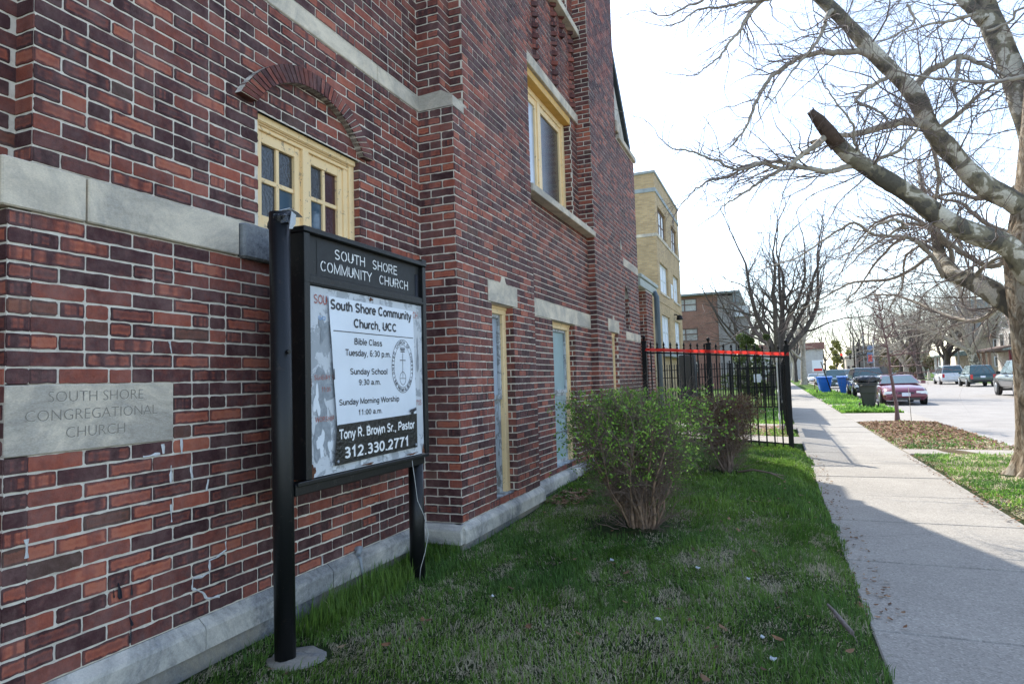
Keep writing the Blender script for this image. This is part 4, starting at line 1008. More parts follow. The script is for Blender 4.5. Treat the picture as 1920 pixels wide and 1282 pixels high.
b = MB(); b.box(.32, .40, 3.965, 4.03, 2.296, 2.318, 0, None, .004); S(b, 'hinge', M['black'])
# enamelled board
bd = MB(); ny, nz = 40, 34; bx = .386
for j in range(nz + 1):
    for i in range(ny + 1):
        y_ = 2.782 + (3.962 - 2.782) * i / ny; z_ = .958 + (1.982 - .958) * j / nz
        bd.v.append((bx + .0015 * math.sin(y_ * 9 + z_ * 5), y_, z_))
for j in range(nz):
    for i in range(ny):
        a = j * (ny + 1) + i; bd.face((a, a + 1, a + ny + 2, a + ny + 1), smooth=True)
board = S(bd, 'board', M['board'])
def T(s, y0, y1, z0, z1, mat, parent, x, off=0.0, sp=1.0, up=1.0):
    b = stroke_text(s, y1 - y0, (z1 - z0) * up, off); M4 = on_x(x, y0, z0)
    b.v = [tuple(M4 @ Vector(v)) for v in b.v]
    o = b.build('lettering', mat); child_world(o, parent); return o
hp = MB(); hp.quad([(.3755, 2.86, 2.05), (.3755, 3.90, 2.05), (.3755, 3.90, 2.245), (.3755, 2.86, 2.245)])
head = S(hp, 'name_plate', plain('grey black plate', (0.014, 0.016, 0.018), 0.6, 0.4, 26))
for s, a, c, z0_, z1_ in (('SOUTH', 3.016, 3.309, 2.160, 2.222), ('SHORE', 3.391, 3.673, 2.160, 2.222), ('COMMUNITY', 2.889, 3.382, 2.075, 2.137), ('CHURCH', 3.463, 3.807, 2.075, 2.137)):
    T(s, a, c, z0_, z1_, M['white_ink'], head, .3772, .085)
    # stencil bridges
    b = MB(); n_ = len(s); wl_ = (c - a) / n_
    for k, ch in enumerate(s):
        if ch in 'OCUR': yy = a + wl_ * (k + .5); b.box(.3775, .3779, yy - .003, yy + .003, z0_ - .003, z1_ + .003)
    if b.f: S(b, 'stencil_bridge', M['black'], head)
for s, a, c, z0_, z1_, mt in (('SOU', 2.817, 2.929, 1.888, 1.941, 'old_red'), ('CH', 3.842, 3.905, 1.886, 1.934, 'old_red'), ('SUNDAY S', 2.812, 2.976, 1.474, 1.502, 'old_red'), ('11:00', 2.873, 2.947, 1.408, 1.437, 'old_red'), ('WORSHIP', 2.817, 2.976, 1.248, 1.276, 'old_red'), ('POS', 3.870, 3.935, 1.291, 1.328, 'old_red'), ('GO', 2.852, 2.913, 1.802, 1.825, 'old_blue')):
    T(s, a, c, z0_, z1_, M[mt], board, .3895, .085)
# bare metal where the enamel has flaked
def patch(name, mat, cy, cz, ry, rz, seed, x=.3885, parent=board):
    R = random.Random(seed); b = MB(); P = []
    for k in range(26):
        a = 2 * math.pi * k / 26; r = 1 + .35 * math.sin(3 * a + seed) + R.uniform(-.22, .22)
        P.append((x, cy + ry * r * math.cos(a), cz + rz * r * math.sin(a)))
    b.quad(P); return S(b, name, mat, parent)
M['bare'] = plain('bare grey metal', (0.26, 0.285, 0.31), 0.6, 0.25, 30)
M['flake'] = plain('clean white enamel', (0.68, 0.72, 0.76), 0.45, 0.05, 30)
patch('bare_patch', M['bare'], 2.893, 1.75, .036, .06, 1); patch('bare_patch', M['bare'], 2.885, 1.42, .075, .10, 2); patch('bare_patch', M['bare'], 2.88, 1.20, .07, .16, 3, .3880)
patch('enamel_flake', M['flake'], 2.83, 1.36, .025, .07, 4, .3892); patch('enamel_flake', M['flake'], 2.86, 1.13, .03, .06, 5, .3892); patch('enamel_flake', M['flake'], 2.94, 1.10, .018, .05, 6, .3892)
patch('enamel_flake', M['flake'], 2.98, 1.0, .035, .018, 7, .3892); patch('enamel_flake', M['flake'], 3.24, .995, .03, .02, 8, .3892); patch('enamel_flake', M['flake'], 3.50, 1.0, .03, .014, 18, .3892); patch('bare_patch', M['bare'], 3.90, 1.62, .012, .11, 9, .388)
for k, (cy, cz, ry, rz) in enumerate(((2.795, .99, .016, .035), (3.35, 1.965, .02, .010), (3.95, .985, .012, .03), (2.785, 1.46, .006, .02), (3.3, .968, .05, .006), (3.8, .97, .06, .006))):
    patch('rust_spot', M['rust'], cy, cz, ry, rz, 20 + k, .3893)
# vinyl banner, slightly skewed and rippled
def vinyl(name, mat, corners, z_fold, x=.398, parent=sign, rip=.0035, n=(26, 30)):
    b = MB(); (y00, z00), (y10, z10), (y11, z11), (y01, z01) = corners
    for j in range(n[1] + 1):
        v = j / n[1]
        for i in range(n[0] + 1):
            u = i / n[0]
            y_ = (y00 * (1 - u) + y10 * u) * (1 - v) + (y01 * (1 - u) + y11 * u) * v
            z_ = (z00 * (1 - u) + z10 * u) * (1 - v) + (z01 * (1 - u) + z11 * u) * v
            xx = x + rip * (math.sin(6 * y_ + 3 * z_) + .5 * math.sin(17 * z_ - 9 * y_)) + .004 * (1 - u) ** 2
            b.v.append((xx, y_, z_))
    for j in range(n[1]):
        for i in range(n[0]):
            a = j * (n[0] + 1) + i; b.face((a, a + 1, a + n[0] + 2, a + n[0] + 1), smooth=True)
    o = b.build(name, mat)
    if parent: child_world(o, parent)
    return o
ban = empty('vinyl_banner', 'white vinyl banner with black foot, service times and phone number', 'banner', (.40, 3.4, 1.0))
v1 = vinyl('white_sheet', M['vinyl'], ((2.985, 1.215), (3.845, 1.225), (3.832, 1.933), (2.925, 1.940)), 0, parent=ban, rip=.002)
v2 = vinyl('black_strip', M['vinyl_black'], ((2.955, 1.000), (3.848, 1.012), (3.852, 1.238), (2.985, 1.222)), 0, x=.400, parent=ban, rip=.002)
def drape(o, x0=.3985):
    n = len(o.data.vertices); co = np.empty(n * 3, np.float32); o.data.vertices.foreach_get('co', co); co = co.reshape(-1, 3); y_, z_ = co[:, 1], co[:, 2]
    u = np.clip((y_ - 2.95) / .9, 0, 1)
    co[:, 0] = x0 + .0011 + .002 * (np.sin(6 * y_ + 3 * z_) + .5 * np.sin(17 * z_ - 9 * y_)) + .004 * (1 - u) ** 2
    o.data.vertices.foreach_set('co', co.reshape(-1)); return o
def V(s, y0, y1, z0, z1, mt, off=.1, sp=1.0): return drape(T(s, y0, y1, z0, z1, M[mt], ban, .4068, off, sp), .4005 if z1 < 1.22 else .3985)
for row in (('South Shore Community', 2.940, 3.811, 1.868, 1.925), ('Church, UCC', 3.153, 3.612, 1.778, 1.831), ('Bible Class', 3.159, 3.446, 1.678, 1.717), ('Tuesday, 6:30 p.m.', 3.071, 3.538, 1.611, 1.650),
            ('Sunday School', 3.115, 3.498, 1.503, 1.540), ('9:30 a.m.', 3.196, 3.424, 1.440, 1.475), ('Sunday Morning Worship', 3.004, 3.632, 1.329, 1.364), ('11:00 a.m.', 3.191, 3.438, 1.264, 1.297)):
    V(row[0], row[1], row[2], row[3], row[4], 'ink', .15 if row[3] > 1.77 else .115)
V('Tony R. Brown Sr., Pastor', 2.998, 3.815, 1.140, 1.196, 'white_ink', .135); V('312.330.2771', 3.045, 3.728, 1.030, 1.094, 'white_ink', .135)
b = MB()
for k in range(30):
    ya, yb = 2.963 + .0287 * k, 2.963 + .0287 * (k + 1); b.quad([(.4, ya, 1.7465), (.4, yb, 1.7465), (.4, yb, 1.7515), (.4, ya, 1.7515)])
drape(S(b, 'rule', M['ink'], ban))
def ell(cy, cz, ry, rz, w_, x=.4066, n=64, a0=0, a1=2 * math.pi):
    b = MB()
    for k in range(n + 1):
        a = a0 + (a1 - a0) * k / n
        for s_ in (-1, 1): b.v.append((x, cy + (ry + s_ * w_) * math.cos(a), cz + (rz + s_ * w_) * math.sin(a)))
    for k in range(n): b.face((2 * k, 2 * k + 1, 2 * k + 3, 2 * k + 2))
    return b
SY, SZ, SR, SH = 3.683, 1.557, .131, .174
emb = ell(SY, SZ, SR, SH, .0016)
e2 = ell(SY, SZ, SR * .80, SH * .80, .0012); n0 = len(emb.v); emb.v += e2.v
for f_ in e2.f: emb.face([k + n0 for k in f_])
def addb(y0, y1, z0, z1): emb.quad([(.4066, y0, z0), (.4066, y1, z0), (.4066, y1, z1), (.4066, y0, z1)])
addb(SY - .0018, SY + .0018, SZ - .055, SZ + .088); addb(SY - .036, SY + .036, SZ + .036, SZ + .041)
e3 = ell(SY, SZ - .080, .036, .042, .0016); n0 = len(emb.v); emb.v += e3.v
for f_ in e3.f: emb.face([k + n0 for k in f_])
addb(SY - .036, SY + .036, SZ - .082, SZ - .079); addb(SY - .0015, SY + .0015, SZ - .08, SZ - .038)
addb(SY - .026, SY + .026, SZ + .092, SZ + .099); addb(SY - .022, SY + .022, SZ + .103, SZ + .106)
for q in (-.024, -.012, 0, .012, .024): emb.quad([(.4066, SY + q - .004, SZ + .106), (.4066, SY + q + .004, SZ + .106), (.4066, SY + q * 1.15 + .0015, SZ + .126), (.4066, SY + q * 1.15 - .0015, SZ + .126)])
seal = drape(S(emb, 'seal', M['ink'], ban))
def arc_text(s, a0, a1, k, inward):
    objs = []
    for i, ch in enumerate(s):
        if ch == ' ': continue
        a = a0 + (a1 - a0) * (i + .5) / len(s)
        y_, z_ = SY + SR * k * math.cos(a), SZ + SH * k * math.sin(a)
        t = math.atan2(SH * math.cos(a), -SR * math.sin(a)) + (math.pi if not inward else 0)
        w_ = GL[ch][0] * .024 / .72 * .95; g = stroke_text(ch, w_ * .82, .022, .11)
        M4 = on_x(.4067, y_, z_) @ Matrix.Rotation(t, 4, 'Z') @ Matrix.Translation((-w_ * .41, -.011, 0))
        me = bpy.data.meshes.new('c'); me.from_pydata([tuple(M4 @ Vector(v)) for v in g.v], [], g.f); objs.append(me)
    b = MB()
    for me in objs:
        n = len(b.v); b.v += [tuple(v.co) for v in me.vertices]
        for p in me.polygons: b.face([n + q for q in p.vertices])
        bpy.data.meshes.remove(me)
    return b
drape(S(arc_text('UNITED CHURCH OF CHRIST', math.radians(202), math.radians(-22), .90, False), 'lettering', M['ink'], ban))
drape(S(arc_text('+ THAT THEY MAY ALL BE ONE +', math.radians(206), math.radians(334), .90, True), 'lettering', M['ink'], ban))
for (yy, zz) in ((2.985, 1.02), (3.825, 1.03)):
    b = MB(); b.lathe([(.009, .404), (.009, .409), (.004, .410)], (0, yy, zz), 12, 0, 'x'); S(b, 'grommet', M['bare'], ban)
b = MB(); b.v = []; b.quad([(.409, 3.745, 1.255), (.412, 3.77, 1.248), (.411, 3.80, 1.252), (.414, 3.828, 1.262), (.409, 3.832, 1.282), (.413, 3.79, 1.272), (.409, 3.76, 1.270)]); b.box(.404, .408, 3.775, 3.80, 1.235, 1.26); S(b, 'torn_tape', M['ink'], ban)
b = MB(); b.quad([(.4, 2.962, 1.475), (.4, 2.972, 1.475), (.4, 2.968, 1.535), (.4, 2.960, 1.535)]); drape(S(b, 'black_mark', M['ink'], ban))
# plastic bag knotted over the post top
bg_ = MB(); R = random.Random(3); rows = [(.056, 2.275), (.058, 2.295), (.062, 2.315), (.058, 2.332), (.045, 2.345), (.02, 2.352)]
for r_, z_ in rows:
    for k in range(18):
        a = 2 * math.pi * k / 18; rr = r_ * (1 + .16 * math.sin(3 * a + z_ * 40) + R.uniform(-.09, .09))
        bg_.v.append((.340 + rr * math.cos(a), 2.612 + rr * math.sin(a) + .01, z_ + R.uniform(-.006, .006) + .012 * math.cos(a - 1)))
for i in range(len(rows) - 1):
    for k in range(18):
        a = i * 18 + k; c = i * 18 + (k + 1) % 18; bg_.face((a, c, c + 18, a + 18), smooth=False)
bg_.face([(len(rows) - 1) * 18 + k for k in range(18)])
bago = bg_.build('plastic_bag', M['bag']); tag(bago, 'crumpled black and grey plastic bag tied over the sign post top', 'bag')
b = MB(); n = 0
for (P) in ([(.35, 2.60, 2.348), (.385, 2.64, 2.366), (.40, 2.69, 2.350), (.39, 2.735, 2.338), (.35, 2.69, 2.335)], [(.405, 2.63, 2.345), (.412, 2.655, 2.33), (.408, 2.655, 2.285), (.404, 2.635, 2.255), (.404, 2.612, 2.25)]):
    b.prism(P, (-.004, .001, .004))
b.build('torn_film', M['bag_pale'], bago)
b = MB(); b.tube([(.392, 3.79, .93), (.405, 3.80, .80), (.41, 3.82, .66), (.43, 3.87, .55), (.44, 3.905, .42), (.425, 3.88, .30), (.40, 3.86, .20), (.385, 3.87, .12)], .0022, 6); tag(b.build('loose_cable', plain('grey cable', (.5, .5, .48), .6, .1, 9)), 'thin pale cable hanging from the sign beside its right post', 'cable')
cn = MB(); cn.tube([(.035, 3.66, .30), (.055, 3.665, .29), (.058, 3.68, .20), (.07, 3.71, .10), (.06, 3.72, .05)], [.010, .012, .008, .007, .007], 8); cn.tube([(.0, 3.69, .34), (.03, 3.70, .345), (.04, 3.66, .315)], [.02, .022, .018], 8)
tag(cn.build('conduit_stub', M['bare']), 'short rusty conduit with frayed wires at the wall foot behind the sign', 'pipe')
fo = MB(); fo.lathe([(.15, -.05), (.155, .075), (.14, .092), (.06, .10)], (.39, 2.655, 0), 26); fo.v = [(x + rnd.uniform(-.008, .008), y + rnd.uniform(-.008, .008), z + rnd.uniform(-.004, .004)) for x, y, z in fo.v]
tag(fo.build('footing', M['found']), 'rough round concrete footing around the near sign post', 'footing')

# ------------------------------------------------------------------ branches
class Tubes:
    def __init__(s): s.g = {}
    def add(s, pts, rad, sides): s.g.setdefault((len(pts), sides), []).append((pts, rad))
    def build(s, name, mat, parent=None):
        VV, FF, base = [], [], 0
        for (n, sd), L in s.g.items():
            P = np.array([q[0] for q in L], float); R = np.array([q[1] for q in L], float); K = len(L)
            t = np.empty_like(P); t[:, 1:-1] = P[:, 2:] - P[:, :-2]; t[:, 0] = P[:, 1] - P[:, 0]; t[:, -1] = P[:, -1] - P[:, -2]
            t /= np.linalg.norm(t, axis=2, keepdims=True) + 1e-9
            mean = t.mean(1); ref = np.where(np.abs(mean[:, 2:3]) > .8, np.array([[1., .13, .07]]), np.array([[.09, .11, 1.]]))[:, None, :]
            a = np.cross(t, np.broadcast_to(ref, t.shape)); a /= np.linalg.norm(a, axis=2, keepdims=True) + 1e-9
            b = np.cross(t, a); w = np.arange(sd) * 2 * math.pi / sd
            V = P[:, :, None, :] + R[:, :, None, None] * (a[:, :, None, :] * np.cos(w)[None, None, :, None] + b[:, :, None, :] * np.sin(w)[None, None, :, None])
            VV.append(V.reshape(-1, 3))
            i = np.arange(n - 1)[:, None] * sd; k = np.arange(sd)[None, :]; k2 = (k + 1) % sd
            q = np.stack([i + k, i + k2, i + sd + k2, i + sd + k], 2).reshape(-1, 4)
            F = (q[None] + (np.arange(K) * n * sd)[:, None, None]).reshape(-1, 4) + base
            FF.append(F); base += K * n * sd
        V = np.concatenate(VV).astype(np.float32); F = np.concatenate(FF).astype(np.int32)
        me = bpy.data.meshes.new(name); me.vertices.add(len(V)); me.vertices.foreach_set('co', V.reshape(-1))
        me.loops.add(F.size); me.loops.foreach_set('vertex_index', F.reshape(-1)); me.polygons.add(len(F))
        me.polygons.foreach_set('loop_start', np.arange(len(F), dtype=np.int32) * 4)
        me.update(calc_edges=True); me.polygons.foreach_set('use_smooth', [True] * len(F)); me.materials.append(mat)
        o = bpy.data.objects.new(name, me); COL.objects.link(o)
        if parent: o.parent = parent
        return o
RAT = [.42, .62]
def nrm(v):
    l = math.sqrt(v[0] ** 2 + v[1] ** 2 + v[2] ** 2) or 1; return (v[0] / l, v[1] / l, v[2] / l)
def turn(d, ang, R):
    r = (R.gauss(0, 1), R.gauss(0, 1), R.gauss(0, 1)); k = sum(a * b for a, b in zip(r, d)); r = nrm([a - k * b for a, b in zip(r, d)])
    c, s_ = math.cos(ang), math.sin(ang); return nrm([a * c + b * s_ for a, b in zip(d, r)])
def grow(T, R, p, d, L, r, lv, o, tips=None):
    """o: per level (points, children, length ratio, wiggle, lift, sides)"""
    n, ch, ratio, wig, lift, sides = o[lv]
    st = L / (n - 1); pts = [tuple(p)]; ds = [d]; p = tuple(p)
    for i in range(n - 1):
        d = nrm((d[0] + R.gauss(0, wig), d[1] + R.gauss(0, wig), d[2] + R.gauss(0, wig) + lift)); p = (p[0] + d[0] * st, p[1] + d[1] * st, p[2] + d[2] * st); pts.append(p); ds.append(d)
    e = 0.30 if lv + 1 < len(o) else 0.45
    T.add(pts, [r * (1 - (1 - e) * i / (n - 1)) for i in range(n)], sides)
    if tips is not None and lv >= len(o) - 2: tips.append((pts[-1], ds[-1])); tips.append((pts[len(pts) // 2], ds[len(pts) // 2]))
    if lv + 1 < len(o):
        for c in range(ch):
            f = 0.22 + 0.78 * (c + R.random() * .9) / ch; i = min(n - 1, int(f * (n - 1) + .5))
            rr = r * (1 - (1 - e) * f)
            grow(T, R, pts[i], turn(ds[i], R.uniform(.45, 1.05), R), L * ratio * R.uniform(.6, 1.15) * (1.15 - .45 * f), rr * R.uniform(*RAT), lv + 1, o, tips)
        grow(T, R, pts[-1], ds[-1], L * ratio * .9, r * e, lv + 1, o, tips)

# the plane tree at the right edge
plane = empty('plane_tree', 'big mottled plane tree with heavy bare limbs beside the sidewalk', 'tree', (5.72, 10.35, -.02))
def W3(pts, Y):
    out = []
    for i, q in enumerate(pts):
        y = Y[0] + (Y[1] - Y[0]) * i / (len(pts) - 1) if isinstance(Y, tuple) else Y
        out.append(tuple(at(q[0], q[1], y)))
    return out
def smooth_line(P, r, sub=5):
    """Catmull-Rom through control points, radii interpolated"""
    P = [np.array(p) for p in P]; n = len(P); out = []; rr = []
    for i in range(n - 1):
        a, b_, c, d = P[max(i - 1, 0)], P[i], P[i + 1], P[min(i + 2, n - 1)]
        for k in range(sub):
            t = k / sub
            out.append(tuple(0.5 * ((2 * b_) + (-a + c) * t + (2 * a - 5 * b_ + 4 * c - d) * t * t + (-a + 3 * b_ - 3 * c + d) * t ** 3)))
            rr.append(r[0] + (r[1] - r[0]) * (i + t) / (n - 1))
    out.append(tuple(P[-1])); rr.append(r[1]); return out, rr
TR = Tubes(); trunkT = MB()
tx, ty = 5.86, 10.35
# flared trunk with buttress roots
rows = [(-.05, .50), (.03, .45), (.12, .385), (.3, .345), (.6, .325), (1.0, .315), (1.5, .31), (2.0, .315), (2.5, .335), (2.9, .34), (3.3, .30), (3.8, .26), (4.6, .24), (5.4, .22), (6.4, .19), (7.6, .15)]
ns = 40; n0 = len(trunkT.v)
for zi, (z, r) in enumerate(rows):
    for k in range(ns):
        a = 2 * math.pi * k / ns; fl = max(0, 1 - z / .45)
        rr = r * (1 + .11 * fl * math.sin(5 * a + 1) + .05 * fl * math.sin(9 * a) + .025 * math.sin(3 * a + z * 2) + .018 * math.sin(7 * a - z * 5) + rnd.uniform(-.012, .012))
        trunkT.v.append((tx + .02 * z + rr * math.cos(a) + .10 * max(0, z - 3), ty + rr * math.sin(a) + .02 * z, z))
for i in range(len(rows) - 1):
    for k in range(ns):
        a = i * ns + k; c = i * ns + (k + 1) % ns; trunkT.face((a, c, c + ns, a + ns), smooth=True)
o = trunkT.build('trunk', M['trunk']); child_world(o, plane)
LIMBS = [   # pixel path, depth from-to, radius from-to
    ([(1935, 520), (1890, 462), (1825, 438), (1765, 408), (1710, 368), (1655, 333), (1600, 298), (1562, 260)], (10.2, 9.15), (.148, .088), 'main'),
    ([(1935, 400), (1895, 375), (1840, 345), (1785, 288), (1745, 240), (1712, 175), (1650, 112), (1600, 58), (1555, 12), (1490, -40), (1400, -90)], (10.4, 9.6), (.148, .065), 'main'),
    ([(1950, 330), (1925, 215), (1893, 120), (1862, 50), (1838, -20), (1822, -90)], (10.6, 11.0), (.165, .125), 'main'),
    ([(1846, 40), (1812, 5), (1785, -30), (1750, -80)], (10.8, 10.9), (.09, .075), 'main'),
    ([(1935, 600), (1880, 560), (1830, 530), (1790, 516), (1766, 490), (1755, 440), (1745, 395), (1728, 350), (1722, 300)], (10.5, 13.0), (.17, .02), 'main'),
]
SECOND = [
    ([(1652, 112), (1612, 98), (1560, 98), (1510, 104), (1470, 126), (1440, 152), (1420, 188), (1398, 240), (1370, 275)], (9.93, 9.0), (.050, .012)),
    ([(1562, 16), (1549, 34), (1546, 50), (1528, 85), (1500, 115), (1475, 150), (1440, 200)], (9.76, 8.7), (.036, .006)),
    ([(1452, -20), (1425, 5), (1402, 30), (1388, 55), (1370, 78), (1350, 105), (1325, 125), (1305, 140)], (9.8, 9.3), (.036, .006)),
    ([(1480, -25), (1440, 0), (1395, 4), (1355, 14), (1310, 18), (1275, 42), (1240, 50)], (9.8, 9.4), (.032, .006)),
    ([(1380, -30), (1330, -5), (1285, 15), (1250, 30), (1215, 22)], (9.9, 9.5), (.026, .005)),
    ([(1612, 306), (1570, 318), (1545, 322), (1500, 312), (1455, 303), (1420, 308), (1385, 318), (1340, 300), (1300, 285), (1262, 278), (1232, 255)], (9.36, 8.2), (.040, .006)),
    ([(1552, 250), (1528, 274), (1505, 288), (1480, 312), (1440, 330), (1410, 352), (1380, 372), (1350, 390)], (9.1, 8.6), (.045, .006)),
    ([(1500, 312), (1465, 316), (1430, 306), (1395, 312), (1370, 330), (1330, 340), (1300, 360), (1275, 388)], (9.12, 8.4), (.030, .006)),
    ([(1742, 238), (1700, 228), (1650, 240), (1600, 252), (1560, 258), (1520, 268)], (10.02, 9.15), (.065, .02)),
    ([(1712, 175), (1735, 140), (1765, 122), (1800, 106), (1835, 118), (1870, 135), (1900, 150)], (10.0, 9.6), (.055, .014)),
    ([(1800, 106), (1796, 130), (1790, 155), (1795, 190)], (9.8, 9.6), (.035, .008)),
    ([(1940, 142), (1895, 148), (1850, 156), (1800, 150), (1740, 146), (1680, 130), (1630, 88)], (9.0, 9.2), (.030, .006)),
    ([(1750, 248), (1800, 212), (1840, 175), (1880, 150)], (10.1, 9.6), (.036, .014)),
    ([(1650, 330), (1636, 308), (1615, 290), (1600, 262), (1600, 235), (1570, 195), (1545, 160)], (9.5, 9.0), (.034, .006)),
    ([(1628, 328), (1645, 300), (1680, 286), (1710, 256), (1740, 215), (1765, 200)], (9.5, 9.3), (.032, .008)),
    ([(1680, 142), (1655, 150), (1630, 165), (1605, 190), (1640, 205), (1663, 225), (1660, 260)], (9.96, 9.3), (.034, .008)),
    ([(1785, 510), (1782, 470), (1760, 445), (1742, 425), (1700, 420), (1660, 446), (1620, 470), (1590, 500)], (12.0, 11.0), (.040, .008)),
    ([(1700, 430), (1680, 412), (1640, 425), (1610, 462), (1570, 485)], (10.4, 10.0), (.026, .006)),
    ([(1830, 515), (1860, 490), (1900, 478)], (11, 10.5), (.03, .02)),
    ([(1770, 520), (1740, 470), (1700, 445), (1640, 440), (1600, 418), (1560, 440), (1500, 480), (1440, 500)], (11.5, 10.5), (.034, .007)),
    ([(1930, 330), (1890, 360), (1840, 372), (1790, 362), (1740, 370), (1700, 352)], (11.0, 11.5), (.05, .01)),
    ([(1900, 440), (1850, 420), (1800, 380), (1760, 372), (1730, 340)], (11.4, 12.0), (.04, .01)),
    ([(1742, 245), (1760, 330), (1750, 390), (1740, 440)], (11.2, 11.4), (.035, .012)),
    ([(1905, 470), (1860, 500), (1800, 470), (1740, 425), (1690, 402), (1640, 420), (1600, 465), (1572, 520)], (11.2, 12.5), (.045, .006)),
    ([(1765, 480), (1700, 445), (1650, 485), (1610, 540), (1580, 570)], (12.4, 13.5), (.035, .006)),
    ([(1890, 545), (1840, 600), (1770, 590), (1700, 560), (1640, 552), (1580, 575)], (11.5, 15.0), (.045, .007)),
    ([(1760, 440), (1700, 480), (1690, 540), (1660, 590)], (12.6, 14.0), (.03, .006)),
    ([(1750, 400), (1800, 460), (1830, 560), (1820, 600)], (12.9, 14.5), (.03, .006)),
    ([(1760, 470), (1680, 520), (1600, 530), (1540, 560), (1480, 590)], (12.4, 13.5), (.034, .006)),
    ([(1700, 10), (1715, 40), (1690, 60), (1660, 75), (1620, 80)], (10.4, 10.2), (.022, .006)),
    ([(1830, 26), (1780, 40), (1750, 45), (1700, 60), (1670, 85)], (10.6, 10.4), (.028, .006)),
    ([(1850, 60), (1895, 40), (1905, 20), (1940, 10)], (10.6, 10.4), (.02, .012)),
]
R = random.Random(17)
for pts, Y, rr, _ in LIMBS:
    P, r_ = smooth_line(W3(pts, Y), rr, 6)
    b = MB(); b.tube(P, [q * (1 + .05 * math.sin(i * .8 + q * 90) + rnd.uniform(-.03, .03)) for i, q in enumerate(r_)], 18); b.v = [(x + rnd.uniform(-.003, .003), y + rnd.uniform(-.003, .003), z + rnd.uniform(-.003, .003)) for x, y, z in b.v]; o = b.build('limb', M['sycamore']); child_world(o, plane)
tw = Tubes(); OPT = [(9, 7, .62, .17, .01, 5), (8, 5, .55, .22, .0, 4), (6, 3, .5, .26, .0, 3), (4, 0, 0, .3, 0, 3)]
for pts, Y, rr in SECOND:
    P, r_ = smooth_line(W3(pts, Y), rr, 5)
    j = [tuple(np.array(p) + np.array([R.gauss(0, .006) for _ in range(3)])) for p in P]
    TR.add(j, r_, 8)
    n = len(j); L = sum(math.dist(j[i], j[i + 1]) for i in range(n - 1))
    cnt = max(8, int(L * 10.5))
    for c in range(cnt):
        f = .12 + .88 * (c + R.random()) / cnt; i = min(n - 2, int(f * (n - 1))); d = nrm([q - p for p, q in zip(j[i], j[i + 1])])
        grow(tw, R, j[i], turn(d, R.uniform(.5, 1.15), R), R.uniform(.45, 1.0) * (1.15 - .4 * f), max(.0045, min(.011, r_[i] * .4)), 1, OPT)
    grow(tw, R, j[-1], nrm([q - p for p, q in zip(j[-2], j[-1])]), .7, .007, 1, OPT)
for pts, Y, rr, _ in LIMBS:
    P, r_ = smooth_line(W3(pts, Y), rr, 5); n = len(P)
    for c in range(24):
        i = R.randrange(4, n - 1); d = nrm([q - p for p, q in zip(P[i], P[i + 1])])
        grow(tw, R, P[i], turn(d, R.uniform(.7, 1.4), R), R.uniform(.9, 1.9), R.uniform(.008, .014), 0, OPT)
o = TR.build('branches', M['bark_pale']); child_world(o, plane); o.name = 'branch'
M['twig_far'] = plain('purple brown twigs', (0.19, 0.15, 0.135), 0.8, 0.35, 9, bmp=0)
o = tw.build('twigs', M['twig_far']); child_world(o, plane); o['kind'] = 'stuff'
# torn stub at the end of the lowest limb
b = MB(); P = W3([(1572, 272), (1555, 250), (1534, 224), (1519, 209)], (9.17, 8.97)); b.tube(P, [.091, .093, .078, .04], 11); b.v = [(x + rnd.uniform(-.010, .010), y + rnd.uniform(-.010, .010), z + rnd.uniform(-.012, .012)) for x, y, z in b.v]; b.tube([P[2], tuple(np.array(P[3]) + np.array([.03, .0, .05]))], [.035, .006], 5)
o = b.build('torn_stub', plain('torn heartwood', (0.085, 0.055, 0.04), .95, .4, 14, bmp=.6)); child_world(o, plane)

RAT[:] = [.34, .50]
def tree(name, label, x, y, h, mat, seed, trunk_r, opts, lean=(0, 0), fork=0.35, group=None, nmain=5, spread=.55, z=0, main_len=.62, cat='tree', twigs=None):
    R = random.Random(seed); e = empty(name, label, cat, (x, y, z), group)
    t = Tubes(); k = 9; zt = h * fork
    P = [(lean[0] * (i / (k - 1)) ** 1.4 + R.gauss(0, .02), lean[1] * i / (k - 1), zt * i / (k - 1)) for i in range(k)]
    t.add(P, [trunk_r * (1.35 if i == 0 else 1.0 - .35 * i / (k - 1)) for i in range(k)], 10); t.build('trunk', mat, e)
    c = Tubes(); top = P[-1]
    for i in range(nmain):
        a = 2 * math.pi * i / nmain + R.uniform(-.4, .4); s_ = R.uniform(.35, 1.0) * spread
        if i == 0: s_ *= .3
        d = nrm((math.cos(a) * s_, math.sin(a) * s_, 1))
        st = P[-1] if i < 3 else P[-2 - (i % 2)]
        grow(c, R, st, d, h * main_len * R.uniform(.8, 1.1), trunk_r * R.uniform(.42, .6), 0, opts)
    c.build('crown', twigs or mat, e); return e
OA = [(9, 9, .62, .15, .03, 7), (9, 8, .60, .18, .03, 5), (7, 6, .60, .22, .02, 4), (5, 4, .6, .26, .01, 3), (4, 0, 0, .3, 0, 3)]
OB = [(8, 7, .60, .13, .03, 6), (7, 6, .58, .18, .02, 4), (5, 5, .58, .22, .01, 3), (4, 4, .55, .26, 0, 3), (3, 0, 0, .3, 0, 3)]
tree('street_tree', 'tall dark bare tree rising behind the fence corner', 2.2, 44, 11.6, M['bark_dark'], 5, .36, OA, (.9, 0), .22, nmain=8, spread=.80, main_len=.56)
tree('street_tree', 'second bare trunk close behind the tall dark tree', 1.2, 50, 9.5, M['bark_dark'], 55, .2, OB, (-.4, 0), .3, nmain=5, spread=.6)
tree('plane_tree', 'pale forked plane tree on the parkway beyond the blue carts', 5.55, 80, 14.0, M['bark_pale'], 8, .36, OB, (.1, 0), .26, nmain=6, spread=1.0, main_len=.5)
